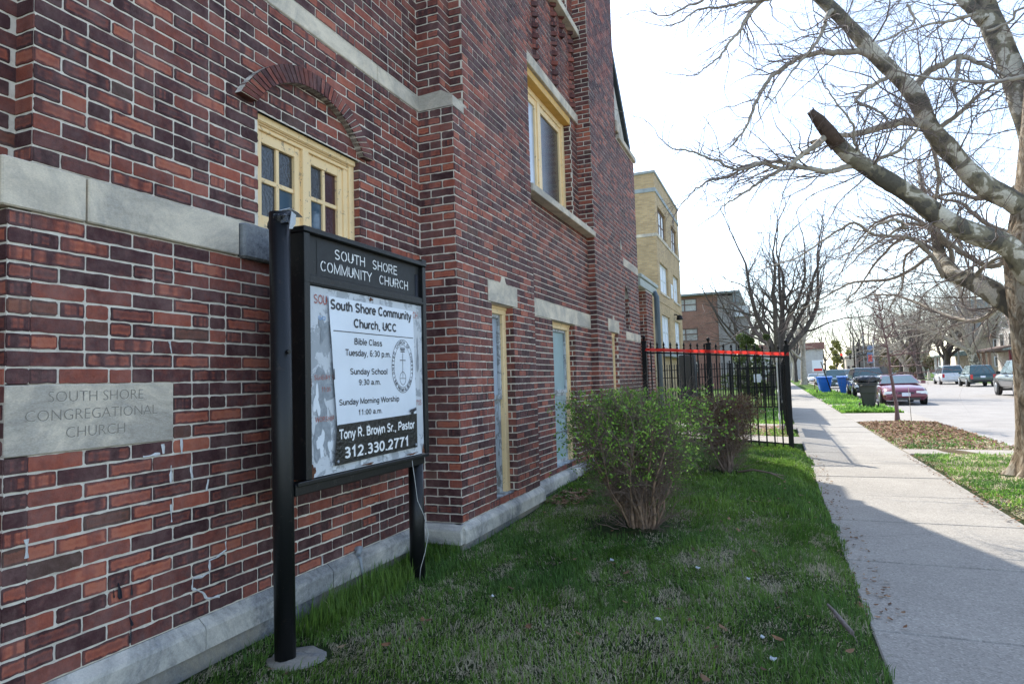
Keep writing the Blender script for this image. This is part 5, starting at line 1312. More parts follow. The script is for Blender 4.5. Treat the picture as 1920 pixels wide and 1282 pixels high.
# young tree by the kerb
R = random.Random(12); yt = empty('young_tree', 'slim young red-barked tree standing in the leaf strewn strip', 'tree', (5.75, 20.7, 0)); t = Tubes(); c = Tubes()
P = [(-.30 * (k / 13) ** 1.2 + R.gauss(0, .012), R.gauss(0, .02), 3.35 * k / 13) for k in range(14)]
t.add(P, [.075] + [.055 * (1 - .86 * k / 13) for k in range(1, 14)], 10); t.build('trunk', M['bark_red'], yt)
for k in range(5, 14):
    for _ in range(4):
        a = R.uniform(0, 6.283); up = .15 + .06 * (k - 5) + R.uniform(-.1, .3)
        grow(c, R, P[k], nrm((math.cos(a), math.sin(a), up)), R.uniform(.75, 1.45) * (1.2 - .05 * k), R.uniform(.011, .022), 0, [(9, 6, .55, .2, .015, 5), (7, 5, .55, .25, 0, 4), (5, 3, .5, .3, 0, 3), (3, 0, 0, .3, 0, 3)])
c.build('crown', M['bark_red'], yt)
b = MB(); b.tube([(6.05, 20.6, 0), (6.03, 20.6, .95)], .008, 6); tag(b.build('tree_stake', M['bark_pale']), 'thin stake beside the slim young tree', 'stake')
# far trees: copies of three prototypes
far = [tree('far_tree', 'x', 5.6, 128, 15, M['bark_pale'], 61, .34, OB, (.3, 0), .25, nmain=6, spread=.8), tree('far_tree', 'x', 20.8, 150, 16, M['bark_dark'], 62, .36, OB, (-.3, 0), .22, nmain=6, spread=.75), tree('far_tree', 'x', -2, 120, 14, M['bark_dark'], 63, .3, OB, (0, 0), .25, nmain=5, spread=.7)]
FT = [(0, 5.6, 128, 1), (1, 20.8, 150, 1), (2, -2, 120, 1), (2, 5.4, 104, .9), (0, 5.7, 150, 1.05), (1, 5.6, 190, 1.1), (2, 21, 118, .95), (0, 20.9, 185, 1.1), (1, 27, 210, 1.3), (2, 33, 165, 1.1), (0, 38, 190, 1.2), (1, 12, 260, 1.3), (2, 0, 210, 1.3),
      (0, -5, 165, 1.2), (1, 18, 240, 1.2), (2, 6, 230, 1.2), (0, 28, 140, .95), (1, 36, 135, 1.0), (1, -10, 230, 1.5), (0, 24, 280, 1.5), (2, 44, 230, 1.5), (1, 3, 290, 1.6), (0, 50, 170, 1.2)]
WHERE = ['left side of the street in line with the sidewalk', 'right side of the street past the parked cars', 'behind the red brick flats']
for i, (k, x, y, s_) in enumerate(FT):
    o = far[k] if i < 3 else copy_tree(far[k])
    o.location = (x, y, 0); o.scale = (s_, s_, s_ * (1 + .05 * (i % 3))); o.rotation_euler = (0, 0, i * 2.1 if i > 2 else 0)
    o['label'] = 'distant bare tree among the others at the far end of the street'; o['group'] = 'distant bare trees along the street'; o['category'] = 'tree'
tree('plane_tree', 'pale plane tree with forked limbs behind the parked white van', 24.0, 88, 16, M['sycamore'], 33, .6, OA, (-.8, 0), .24, nmain=9, spread=1.25, main_len=.60, twigs=M['bark_pale'])
tree('plane_tree', 'wide pale plane tree on the far grass strip left of the white van', 20.9, 70 + 42, 13, M['bark_pale'], 35, .42, OA, (-.4, 0), .22, nmain=8, spread=1.1, main_len=.58)
def leafy(name, label, x, y, h, w, seed, col, n=5000, z0=.1, size=.12, trunkr=.2):
    R = np.random.RandomState(seed); e = empty(name, label, 'tree', (x, y, 0))
    t = Tubes(); t.add([(0, 0, 0), (0, 0, h * .3), (0.1, 0, h * .7)], [trunkr, trunkr * .8, trunkr * .3], 8); t.build('trunk', M['bark_dark'], e)
    cl = [(R.normal(0, w * .30), R.normal(0, w * .30), R.uniform(z0 * h, h), R.uniform(.12, .28) * w) for _ in range(26)]
    b = MB()
    for i in range(n):
        cx, cy, cz, cr = cl[R.randint(26)]; cr *= (1.15 - cz / h * .7); v = R.normal(0, 1, 3); v = v / np.linalg.norm(v) * cr * R.uniform(.5, 1) ** .5
        p = np.array([cx * (1.1 - cz / h * .6), cy * (1.1 - cz / h * .6), cz]) + v; s_ = size * R.uniform(.5, 1.3); a = R.normal(0, 1, 3); a /= np.linalg.norm(a); c_ = np.cross(a, R.normal(0, 1, 3)); c_ /= np.linalg.norm(c_)
        cc = col[R.randint(len(col))]; k = R.uniform(.6, 1.3)
        b.quad([p - a * s_, p + c_ * s_ * .5, p + a * s_, p - c_ * s_ * .5], 0, tuple(q * k for q in cc))
    b.build('crown', M['leaf'], e); return e
tree('street_tree', 'dense dark twiggy tree towering behind the white van', 22.5, 96, 11.5, M['bark_dark'], 171, .5, OA, (.3, 0), .25, nmain=7, spread=.95, main_len=.5)
tree('street_tree', 'second dark trunked tree left of the dense dark one', 20.6, 101, 12, M['bark_dark'], 172, .42, OB, (-.3, 0), .25, nmain=6, spread=.6)
leafy('evergreen_shrub', 'green leafy shrub behind the open gate', 1.2, 40, 3.6, 2.6, 73, [(.05, .08, .02), (.09, .12, .04)], 5200, .05, .09, .08)
leafy('evergreen_tree', 'yellow green cypress beside the tan shop building', 17.0, 182, 10, 4, 74, [(.34, .33, .10), (.24, .25, .08)], 3600, .05, .3)
leafy('hedge_tree', 'pale olive thicket behind the kerb of the far side', 23.0, 125, 5.5, 7, 75, [(.16, .14, .07), (.12, .12, .05)], 6000, .05, .22)

# ------------------------------------------------------------------ bushes
def bush(name, label, x, y, z, seed, h, rx, ry, nstem, leafcols, nleaf, lsize, stem_mat, opts, base_r=.16, lean=.9, minz=.4):
    R = random.Random(seed); e = empty(name, label, 'bush', (x, y, z)); tips = []; T1 = Tubes(); T2 = Tubes()
    for i in range(nstem):
        a = R.uniform(0, 6.283); rr = base_r * math.sqrt(R.random()); p = (math.cos(a) * rr * rx / .7, math.sin(a) * rr, 0)
        out = R.uniform(.05, lean) ** 1.3; a2 = a + R.gauss(0, .9); d = nrm((math.cos(a2) * out * .5, math.sin(a2) * out * .5, 1))
        n = 11; tgt = (math.cos(a2) * rx * R.uniform(.15, 1.0), math.sin(a2) * ry * R.uniform(.15, 1.0), h * R.uniform(.70, 1.0))
        L = math.dist(p, tgt) * 1.08; st = L / (n - 1); pts = [p]; dd = d
        for k in range(n - 1):
            q = pts[-1]; to = nrm([tgt[j] - q[j] for j in range(3)]); f_ = .30
            dd = nrm([dd[j] * (1 - f_) + to[j] * f_ + R.gauss(0, .13) for j in range(3)]); pts.append((q[0] + dd[0] * st, q[1] + dd[1] * st, q[2] + dd[2] * st))
        r0 = R.uniform(.006, .019); T1.add(pts, [r0 * (1 - .75 * k / (n - 1)) for k in range(n)], 6)
        for k in range(3, n):
            for _ in range(3):
                d2 = nrm([pts[k][j] - pts[k - 1][j] for j in range(3)])
                grow(T2, R, pts[k], turn(d2, R.uniform(.35, 1.25), R), R.uniform(.18, .42) * h * .6, .004, 0, opts, tips)
    for i in range(nstem // 2):
        a = R.uniform(0, 6.283); grow(T2, R, (math.cos(a) * base_r, math.sin(a) * base_r, .02), nrm((math.cos(a), math.sin(a), R.uniform(.3, 1.2))), h * R.uniform(.15, .42), .005, 0, opts)
    T1.build('stems', stem_mat, e)['kind'] = 'stuff'; T2.build('twigs', M['twig'] if stem_mat != M['twig'] else stem_mat, e)['kind'] = 'stuff'
    b = MB(); good = [t for t in tips if t[0][2] > minz * h and (t[0][0] / rx) ** 2 + (t[0][1] / ry) ** 2 < 1.9 and t[0][2] < h * 1.12]
    R2 = random.Random(seed + 1)
    for _ in range(nleaf):
        p, d = good[R2.randrange(len(good))]
        rad = math.sqrt((p[0] / rx) ** 2 + (p[1] / ry) ** 2)
        if R2.random() > .12 + .9 * min(1, (p[2] / h) ** 2 * (.45 + .6 * rad)): continue
        for _k in range(3):
            s_ = lsize * R2.uniform(.55, 1.3); a = nrm((d[0] + R2.gauss(0, .6), d[1] + R2.gauss(0, .6), d[2] + R2.gauss(0, .5) + .3)); c_ = turn(a, math.pi / 2, R2)
            q = (p[0] + R2.gauss(0, .014), p[1] + R2.gauss(0, .014), p[2] + R2.gauss(0, .014)); col = leafcols[R2.randrange(len(leafcols))]; k = R2.uniform(.7, 1.35)
            P = [q, tuple(q[j] + a[j] * s_ * .5 + c_[j] * s_ * .28 for j in range(3)), tuple(q[j] + a[j] * s_ for j in range(3)), tuple(q[j] + a[j] * s_ * .5 - c_[j] * s_ * .28 for j in range(3))]
            b.quad(P, 0, tuple(v * k for v in col))
    b.build('leaves', M['leaf'], e)['kind'] = 'stuff'; return e
OBU = [(6, 5, .65, .22, .02, 4), (5, 4, .6, .28, 0, 3), (4, 0, 0, .3, 0, 3)]
bush('privet_bush', 'large multi-stemmed bush with fresh green leaves on the lawn', 1.50, 5.88, .07, 91, 1.12, .64, .64, 70, [(.16, .32, .04), (.24, .42, .06), (.10, .22, .035), (.36, .52, .10)], 10500, .027, M['stem'], OBU, .13)
bush('barberry_bush', 'smaller brown bush with dry reddish leaves before the fence', 2.0, 9.3, .12, 92, .92, .44, .42, 44, [(.15, .075, .045), (.20, .11, .065), (.09, .05, .035), (.20, .19, .07), (.12, .07, .045)], 9000, .028, M['twig'], OBU, .09, .8, .25)
b = MB(); b.tube([(2.15, 8.95, .17), (2.35, 8.85, .22), (2.55, 8.75, .20), (2.70, 8.55, .16)], [.016, .014, .011, .005], 7); b.tube([(2.55, 8.75, .20), (2.72, 8.8, .16)], [.008, .004], 6); tag(b.build('fallen_branch', M['twig']), 'dark fallen branch lying on the lawn beside the brown bush', 'branch')
b = MB(); P = [tuple(at(px, py, 3.9)) for px, py in ((1552, 1170), (1570, 1190), (1583, 1203), (1603, 1228))]
P = [(2.882, 4.10, .135), (2.905, 3.99, .138), (2.918, 3.92, .137), (2.945, 3.80, .132), (2.968, 3.71, .13)]
b.tube(P, [.007, .010, .012, .013, .012], 8); b.tube([P[-1], (2.985, 3.63, .11)], [.004, .001], 5); b.tube([P[2], (2.90, 3.885, .14)], [.006, .004], 5)
tag(b.build('fallen_branch', plain('grey broken branch', (.16, .13, .115), .85, .35, 30)), 'short grey broken branch lying at the lawn edge in front', 'branch')
b = MB(); R = random.Random(4)
for k, (x, y, s_) in enumerate(((1.52, 4.65, .020), (2.12, 4.62, .016), (2.45, 4.5, .012), (2.02, 3.62, .018), (2.55, 3.55, .013), (2.60, 3.28, .018), (1.0, 3.7, .012))):
    b = MB(); z = float(lawn_h(x, y)) + .038; pts = [(x + s_ * math.cos(a) * R.uniform(.6, 1.2), y + s_ * math.sin(a) * R.uniform(.6, 1.2), z + R.uniform(-.004, .008)) for a in (0, 1.2, 2.4, 3.6, 4.9)]
    b.prism(pts, (0, 0, .006)); tag(b.build('paper_scrap', M['bag_pale']), 'small pale scrap of litter lying in the shaded grass', 'litter', 'pale scraps of litter on the lawn')

# ------------------------------------------------------------------ fences
def picket(x, y, z0, z1, r=.0125, tip=.13):
    b = MB(); b.box(x - r, x + r, y - r, y + r, z0, z1 - tip)
    b.lathe([(r * 1.2, z1 - tip), (r * 2.1, z1 - tip + .010), (r * 1.1, z1 - tip + .022), (r * 1.0, z1 - tip * .62), (r * 1.9, z1 - tip * .5), (r * .1, z1)], (x, y, 0), 6)
    return b
fence = empty('iron_fence', 'tall black spear topped fence with red tape between church and sidewalk', 'fence', (1.6, 12.4, .2))
YF = 12.40
railz = lambda x: 1.725 + (2.87 - x) * .078
def FW(o, p=None): return child_world(o, p or fence)
def big_post(x, y, zt, r=.042, ball=True, zb=-.1):
    b = MB(); b.box(x - r, x + r, y - r, y + r, zb, zt, 0, None, .006); b.box(x - r * 1.25, x + r * 1.25, y - r * 1.25, y + r * 1.25, zt - .01, zt + .022, 0, None, .006)
    if ball: b.lathe([(.012, zt + .02), (.016, zt + .05), (.026, zt + .065), (.034, zt + .09), (.026, zt + .115), (.006, zt + .125)], (x, y, 0), 12)
    return b
for x in (.372, 1.55, 2.87): FW(big_post(x, YF, railz(x) + .18).build('post', M['iron']))
b = MB(); b.prism([(.40, YF - .014, railz(.4) - .028), (2.84, YF - .014, railz(2.84) - .028), (2.84, YF - .014, railz(2.84)), (.40, YF - .014, railz(.4))], (0, .028, 0)); FW(b.build('rail', M['iron']))
b = MB(); b.prism([(.40, YF - .012, railz(.4) - 1.53), (2.84, YF - .012, railz(2.84) - 1.55), (2.84, YF - .012, railz(2.84) - 1.525), (.40, YF - .012, railz(.4) - 1.505)], (0, .024, 0)); FW(b.build('rail', M['iron']))
xs = [.372 + (1.55 - .372) * k / 9.6 for k in range(1, 10)] + [1.55 + (2.87 - 1.55) * k / 10 for k in range(1, 10)]
for x in xs: FW(picket(x, YF - .0005, railz(x) - 1.66, railz(x) + .205).build('picket', M['iron']))
b = MB(); R = random.Random(2); n = 60
for k in range(n + 1):
    x = .345 + (2.905 - .345) * k / n; z = railz(x) + .014 + .003 * math.sin(x * 9)
    yy = YF - .045 + .010 * math.sin(x * 23) * .6
    b.v += [(x, yy, z), (x, yy + .004, z + .056)]
for k in range(n): b.face((2 * k, 2 * k + 2, 2 * k + 3, 2 * k + 1))
tp = b.build('warning_tape', M['tape']); tag(tp, 'red warning tape stretched along the top rail of the iron fence', 'tape')
sf = empty('iron_fence', 'long black iron fence along the sidewalk edge seen edge on', 'fence', (2.87, 20, .0))
for y in (15.0, 17.6, 20.2, 22.8, 25.4, 28.0): FW(big_post(2.87, y, 1.72 - (y - 12.4) * .004).build('post', M['iron']), sf)
for z in (1.53, .12):
    b = MB(); b.box(2.858, 2.882, 12.44, 28.0, z - .02, z + .008); FW(b.build('rail', M['iron']), sf)
for k in range(95):
    y = 12.56 + .1625 * k
    if min(abs(y - q) for q in (15.0, 17.6, 20.2, 22.8, 25.4)) < .05: continue
    FW(picket(2.87, y, 0, 1.74).build('picket', M['iron']), sf)
# boards wired to the sidewalk fence
bd_ = empty('notice_board', 'large grey framed board fixed to the sidewalk fence', 'board', (2.79, 23, 1.0))
mg = plain('grey weathered board', (.30, .30, .30), .7, .2, 8)
b = MB(); b.box(2.78, 2.805, 20.9, 25.9, .62, 2.06, 0, None, .004); FW(b.build('panel', mg), bd_)
mw = plain('white board frame', (.6, .6, .58), .6, .12, 8)
for (z0_, z1_) in ((.55, .62), (2.06, 2.12)): b = MB(); b.box(2.77, 2.81, 20.85, 25.95, z0_, z1_); FW(b.build('frame_rail', mw), bd_)
bd2 = empty('notice_board', 'smaller pale board hanging inside the fence near its corner', 'board', (2.72, 17, 1.0))
b = MB(); b.box(2.70, 2.72, 16.6, 18.9, 1.0, 1.72, 0, None, .004); FW(b.build('panel', mg), bd2)
for (z0_, z1_) in ((.94, 1.0), (1.72, 1.80), (.28, .36)): b = MB(); b.box(2.69, 2.73, 16.5, 19.0, z0_, z1_); FW(b.build('frame_rail', mw), bd2)
for y in (16.55, 18.95): b = MB(); b.box(2.695, 2.725, y - .02, y + .02, .1, 1.72); FW(b.build('leg', mw), bd2)
# second fence across the yard
f2 = empty('iron_fence', 'lower black iron fence crossing the yard in front of the yellow flats', 'fence', (0, 27, 0))
Y2 = 27.0
for x in (-2.2, -.38, 1.0): FW(big_post(x, Y2, 1.86, .05).build('post', M['iron']), f2)
for z in (1.66, 1.35, .22): b = MB(); b.box(-2.2, 2.80, Y2 - .014, Y2 + .014, z, z + .03); FW(b.build('rail', M['iron']), f2)
for k in range(50):
    x = -2.13 + .098 * k
    FW(picket(x, Y2, .1, 1.93, .015, .16).build('picket', M['iron']), f2)
gt = empty('gate', 'black iron gate with a white notice standing open in the yard', 'gate', (2.1, 25.6, 0))
for (x, y) in ((1.38, 25.2), (2.74, 25.6)): FW(big_post(x, y, 1.78, .045, False).build('post', M['iron']), gt)
for z in (1.60, .92, .20):
    b = MB(); b.prism([(1.42, 25.2, z), (2.70, 25.58, z), (2.70, 25.58, z + .04), (1.42, 25.2, z + .04)], (0, .03, 0)); FW(b.build('rail', M['iron']), gt)
for k in range(17): x = 1.46 + .076 * k; b = MB(); b.box(x - .009, x + .009, 25.21 + (x - 1.42) * .297, 25.228 + (x - 1.42) * .297, .18, 1.72); FW(b.build('picket', M['iron']), gt)
b = MB(); b.box(1.92, 2.16, 25.32, 25.33, 1.12, 1.42); tag(b.build('notice', M['flake']), 'small white notice wired to the bars of the open gate', 'notice')
b = MB(); b.box(-.62, -.05, 24.4, 24.9, .05, 2.2, 0, None, .03); b.box(-.60, -.07, 24.38, 24.4, 1.2, 1.24); tag(b.build('utility_cabinet', plain('black cabinet', (.006, .006, .008), .5, .2, 5)), 'tall black utility cabinet behind the fence by the yellow flats', 'cabinet')

# ------------------------------------------------------------------ buildings beyond
def tex_brick(name, c1, c2, mortar, scale=1.0, rough=.85):
    mt, N, L, b = node_mat(name, rough, .3)
    t = N.new('ShaderNodeTexCoord'); s_ = N.new('ShaderNodeSeparateXYZ'); L.new(t.outputs['Object'], s_.inputs[0])
    cb = N.new('ShaderNodeCombineXYZ'); L.new(math_n(N, L, 'ADD', s_.outputs[0], s_.outputs[1]), cb.inputs[0]); L.new(s_.outputs[2], cb.inputs[1])
    br = N.new('ShaderNodeTexBrick'); br.inputs['Scale'].default_value = 1.0 * scale; br.inputs['Brick Width'].default_value = .215; br.inputs['Row Height'].default_value = .0677; br.inputs['Mortar Size'].default_value = .006
    br.inputs['Color1'].default_value = c1 + (1,); br.inputs['Color2'].default_value = c2 + (1,); br.inputs['Mortar'].default_value = mortar + (1,); L.new(cb.outputs[0], br.inputs['Vector'])
    v = coord(N, L); m_ = ramp(N, L, noise(N, L, .9, 7, .7, v), [(.3, (.78,) * 3), (.7, (1.15,) * 3)])
    L.new(mixc(N, L, 1.0, br.outputs[0], m_, 'MULTIPLY'), b.inputs['Base Color']); bump(N, L, b, br.outputs['Fac'], -.3, .01); return mt
M['ybrick'] = tex_brick('yellow glazed brick', (.52, .365, .195), (.38, .265, .14), (.40, .34, .26))
M['rbrick'] = tex_brick('brown red brick', (.28, .125, .085), (.20, .085, .065), (.30, .25, .21))
M['blind'] = plain('white vertical blinds', (.72, .74, .78), .6, .22, 3, stretch=(1, 9, .2), bmp=0)
M['frame_brown'] = plain('brown window frame', (.09, .045, .035), .5, .2, 8)
def block(b, x0, x1, y0, y1, z0, z1, holes, dep=.18):
    """a house block whose +X face has real recessed openings: holes (y0,y1,z0,z1)"""
    for a, c, d, e in holes_rects((y0, y1), (z0, z1), holes): b.quad([(x1, a, d), (x1, c, d), (x1, c, e), (x1, a, e)])
    for (a, c, d, e) in holes:
        b.quad([(x1, a, d), (x1 - dep, a, d), (x1 - dep, c, d), (x1, c, d)]); b.quad([(x1, a, e), (x1, c, e), (x1 - dep, c, e), (x1 - dep, a, e)])
        b.quad([(x1, a, d), (x1, a, e), (x1 - dep, a, e), (x1 - dep, a, d)]); b.quad([(x1, c, d), (x1 - dep, c, d), (x1 - dep, c, e), (x1, c, e)])
    b.quad([(x0, y0, z0), (x1, y0, z0), (x1, y0, z1), (x0, y0, z1)]); b.quad([(x0, y1, z0), (x0, y1, z1), (x1, y1, z1), (x1, y1, z0)])
    b.quad([(x0, y0, z0), (x0, y0, z1), (x0, y1, z1), (x0, y1, z0)]); b.quad([(x0, y0, z1), (x1, y0, z1), (x1, y1, z1), (x0, y1, z1)])
yb = empty('apartment_building', 'three storey yellow brick flats with white blinds past the church', 'building', (-5, 32, 0))
XF = -1.9
YW = [(29.15, 31.5), (33.2, 35.2)]; ZW = [(7.78, 9.12), (5.22, 6.58), (2.75, 4.22)]
H_ = [(a, c, d, e) for a, c in YW for d, e in ZW]
b = MB(); block(b, -16, XF, 28.6, 36.0, 0, 10.45, H_); FW(b.build('wall', M['ybrick']), yb)
b = MB(); b.box(-16.02, XF + .05, 28.55, 36.05, 10.45, 10.58, 0, None, .02); FW(b.build('coping', plain('grey coping', (.30, .32, .32), .8, .15, 4)), yb)
for z0_, z1_, mt in ((9.62, 9.80, plain('blue grey band stone', (.30, .33, .34), .8, .2, 3)), (7.62, 7.76, M['stone'])):
    b = MB(); b.box(-16.02, XF + .035, 28.57, 36.03, z0_, z1_, 0, None, .01); FW(b.build('string_course', mt), yb)
b = MB(); b.box(-1.95, XF + .02, 28.62, 36.02, 4.72, 4.78); FW(b.build('string_course', M['ybrick']), yb)
for (a, c, d, e) in H_:
    w_ = MB(); w_.box(XF - .16, XF - .10, a, c, d, d + .06); w_.box(XF - .16, XF - .10, a, c, e - .06, e); 
    for t in (0, 1 / 3, 2 / 3, 1): q = a + (c - a - .06) * t; w_.box(XF - .16, XF - .102, q, q + .06, d + .06, e - .06)
    w_.box(XF - .15, XF - .11, a + .06, c - .06, (d + e) / 2 - .02, (d + e) / 2 + .02)
    wn_ = FW(w_.build('window', M['frame_brown'] if d > 7 else M['flake']), yb)
    g = MB(); g.quad([(XF - .14, a, d), (XF - .14, c, d), (XF - .14, c, e), (XF - .14, a, e)]); FW(g.build('blind', M['blind']), wn_)
    s_ = MB(); s_.box(XF - .1, XF + .04, a - .08, c + .08, d - .10, d - .004); FW(s_.build('sill', M['stone']), wn_)
b = MB(); b.box(XF - .05, XF + .35, 28.9, 35.6, 2.30, 2.50, 0, None, .02); FW(b.build('ledge', plain('grey metal ledge', (.32, .35, .36), .5, .15, 3)), yb)
b = MB(); b.tube([(XF, 33.0, 4.5), (XF + .10, 33.0, 4.5), (XF + .2, 32.98, 4.42)], .03, 8); b.lathe([(.05, 4.47), (.13, 4.40), (.16, 4.25), (.15, 4.22)], (XF + .27, 32.95, 0), 14); tag(b.build('wall_lamp', M['iron']), 'black barn style lamp on the yellow brick front', 'lamp')
b = MB(); b.box(XF + .004, XF + .03, 32.2, 32.75, 5.25, 5.95, 0, None, .004); tag(b.build('wall_notice', M['flake']), 'white rectangular plaque between the yellow flats windows', 'plaque')
rbk = empty('apartment_building', 'low red brown brick flats with flat overhanging roof in the distance', 'building', (-6, 72, 0))
def front_block(b, x0, x1, y0, y1, z0, z1, holes, dep=.15):
    for a, c, d, e in holes_rects((x0, x1), (z0, z1), holes): b.quad([(a, y0, d), (c, y0, d), (c, y0, e), (a, y0, e)])
    for (a, c, d, e) in holes:
        b.quad([(a, y0, e), (c, y0, e), (c, y0 + dep, e), (a, y0 + dep, e)]); b.quad([(a, y0, d), (a, y0 + dep, d), (c, y0 + dep, d), (c, y0, d)]); b.quad([(c, y0, d), (c, y0 + dep, d), (c, y0 + dep, e), (c, y0, e)]); b.quad([(a, y0, d), (a, y0, e), (a, y0 + dep, e), (a, y0 + dep, d)])
    b.quad([(x1, y0, z0), (x1, y1, z0), (x1, y1, z1), (x1, y0, z1)]); b.quad([(x0, y0, z0), (x0, y0, z1), (x0, y1, z1), (x0, y1, z0)]); b.quad([(x0, y1, z0), (x0, y1, z1), (x1, y1, z1), (x1, y1, z0)]); b.quad([(x0, y0, z1), (x1, y0, z1), (x1, y1, z1), (x0, y1, z1)])
HR = [(a, c, d, e) for (a, c) in ((-6.9, -4.45), (-10.2, -8.2)) for (d, e) in ((7.95, 9.3), (4.95, 6.25), (1.7, 2.9))]
b = MB(); front_block(b, -16, -2.42, 68, 84, 0, 9.5, HR); FW(b.build('wall', M['rbrick']), rbk)
mc = plain('grey concrete bay', (.27, .25, .24), .9, .15, 2)
b = MB(); b.box(-2.415, -.95, 67.9, 84, 0, 9.3); b.box(-2.40, -2.2, 67.8, 67.9, 0, 9.3); b.box(-.85, .35, 69.0, 71, 0, 7.2); b.box(-1.2, -.95, 67.82, 67.9, 0, 9.3); FW(b.build('concrete_bay', mc), rbk)
b = MB(); b.box(-16.3, -.25, 67.3, 84.4, 9.5, 9.72, 0, None, .03); b.prism([(-.9, 67.4, 9.45), (-.2, 67.4, 9.45), (-.9, 67.4, 8.6)], (0, 16, 0)); FW(b.build('roof', plain('blue grey roof edge', (.20, .23, .24), .7, .15, 3)), rbk)
b = MB(); b.box(-.9, .55, 68.6, 71.2, 7.2, 8.25, 0, None, .03); FW(b.build('balcony', M['flake']), rbk)
for (a, c, d, e) in HR:
    w_ = MB(); xm = (a + c) / 2; zm = (d + e) / 2
    for q in (a, xm - .05, c - .1): w_.box(q, q + .1, 68.04, 68.12, d, e)
    for q in (d, e - .1, zm): w_.box(a, c, 68.045, 68.115, q, q + .09)
    wn_ = FW(w_.build('window', M['frame_brown']), rbk); g = MB(); g.quad([(a, 68.10, d), (c, 68.10, d), (c, 68.10, e), (a, 68.10, e)]); FW(g.build('pane', plain('pale curtained glass', (.34, .34, .33), .25, .35, .9, bmp=0) if a > -7 else M['glass_dark']), wn_)
b = MB(); b.box(-12, 12, 150, 160, 0, 6.2); o = b.build('low_hall', plain('white render', (.5, .48, .45), .8, .1, 2)); tag(o, 'long pale hall with a dull red roof far behind the trees', 'building')
b = MB(); b.box(-12.4, 12.4, 149.6, 160.4, 6.205, 7.6); b.build('roof', plain('dull red roof', (.25, .12, .10), .8, .15, 2), o)
# houses on the right
def house(label, x, y, w, d, h, wall, roofc, trim, seed):
    e = empty('house', label, 'house', (x, y, 0)); b = MB(); b.box(0, d, 0, w, 0, h); 
    b.prism([(0, 0, h), (0, w, h), (0, w / 2, h + w * .58)], (d, 0, 0)); b.build('wall', wall, e)
    r = MB()
    for s_ in (0, 1):
        y0_, y1_ = (-.5, w / 2) if s_ == 0 else (w + .5, w / 2); zz0, zz1 = h - .45, h + w * .58 + .08
        r.prism([(-.5, y0_, zz0), (-.5, y1_, zz1), (-.5, y1_, zz1 + .16), (-.5, y0_, zz0 + .16)], (d + 1, 0, 0))
    r.build('roof', roofc, e)
    t = MB(); t.prism([(-.54, -.5, h - .5), (-.54, -.2, h - .5), (-.54, w / 2, h + w * .58 - .2), (-.54, w + .2, h - .5), (-.54, w + .5, h - .5), (-.54, w / 2, h + w * .58 + .15)], (-.04, 0, 0)); t.build('gable_trim', trim, e)
    for (yy, zz, ww, hh) in ((w / 2 - .9, h + .5, 1.8, 1.5), (w * .2, 3.9, 1.3, 1.6), (w * .62, 3.9, 1.3, 1.6)):
        f_ = MB(); f_.box(-.06, -.01, yy, yy + ww, zz, zz + hh); wn_ = f_.build('window', M['flake'], e)
        g = MB(); nn = 3
        for k in range(nn): g.box(-.085, -.061, yy + .08 + (ww - .08) * k / nn, yy + (ww - .08) * (k + 1) / nn, zz + .1, zz + hh - .1)
        g.build('pane', M['glass_dark'], wn_)
    for (xx, zz) in ((d * .25, 3.9), (d * .25, 1.4), (d * .6, 1.4)):
        f_ = MB(); f_.box(xx, xx + 1.2, -.06, -.01, zz, zz + 1.5); wn_ = f_.build('window', M['flake'], e)
        g = MB(); g.box(xx + .12, xx + 1.08, -.085, -.061, zz + .12, zz + 1.38); g.build('pane', M['glass_dark'], wn_)
    p = MB(); p.box(-3.0, -.01, .2, w - .2, 0, .8); p.build('porch', trim, e)
    p = MB(); p.prism([(-3.3, -.1, 3.2), (-3.3, -.1, 3.35), (0, -.1, 4.0), (0, -.1, 3.2)], (0, w + .2, 0)); p.build('porch_roof', roofc, e)
    for k in range(4): p = MB(); yy = .4 + (w - 1.1) * k / 3; p.box(-2.9, -2.6, yy, yy + .3, .8, 3.2); p.build('porch_column', trim, e)
    return e
hw = plain('white clapboard', (.66, .68, .70), .7, .08, 1.5, stretch=(1, 1, 8)); hr = plain('grey green roof shingles', (.15, .19, .18), .9, .25, 3); ht = plain('dark red trim', (.26, .05, .06), .6, .15, 3)
house('white gabled house with dark red trim behind the parked truck', 29, 78, 7.5, 11, 5.4, hw, hr, ht, 1)
house('pale house with a porch half hidden by the plane tree', 29, 92, 8, 11, 5.6, plain('cream siding', (.58, .55, .50), .7, .08, 1.5, stretch=(1, 1, 8)), plain('brown shingles', (.17, .12, .10), .9, .25, 3), plain('tan trim', (.36, .22, .16), .6, .15, 3), 2)
house('tan brick house seen beyond the dark ivy covered tree', 29, 112, 9, 11, 6.2, plain('tan wall', (.40, .33, .25), .8, .12, 1.5), hr, hw, 3)
house('blue grey house at the right edge behind the plane tree trunk', 30, 62, 8, 11, 6.0, plain('blue grey siding', (.26, .31, .35), .7, .08, 1.5, stretch=(1, 1, 8)), hr, hw, 4)
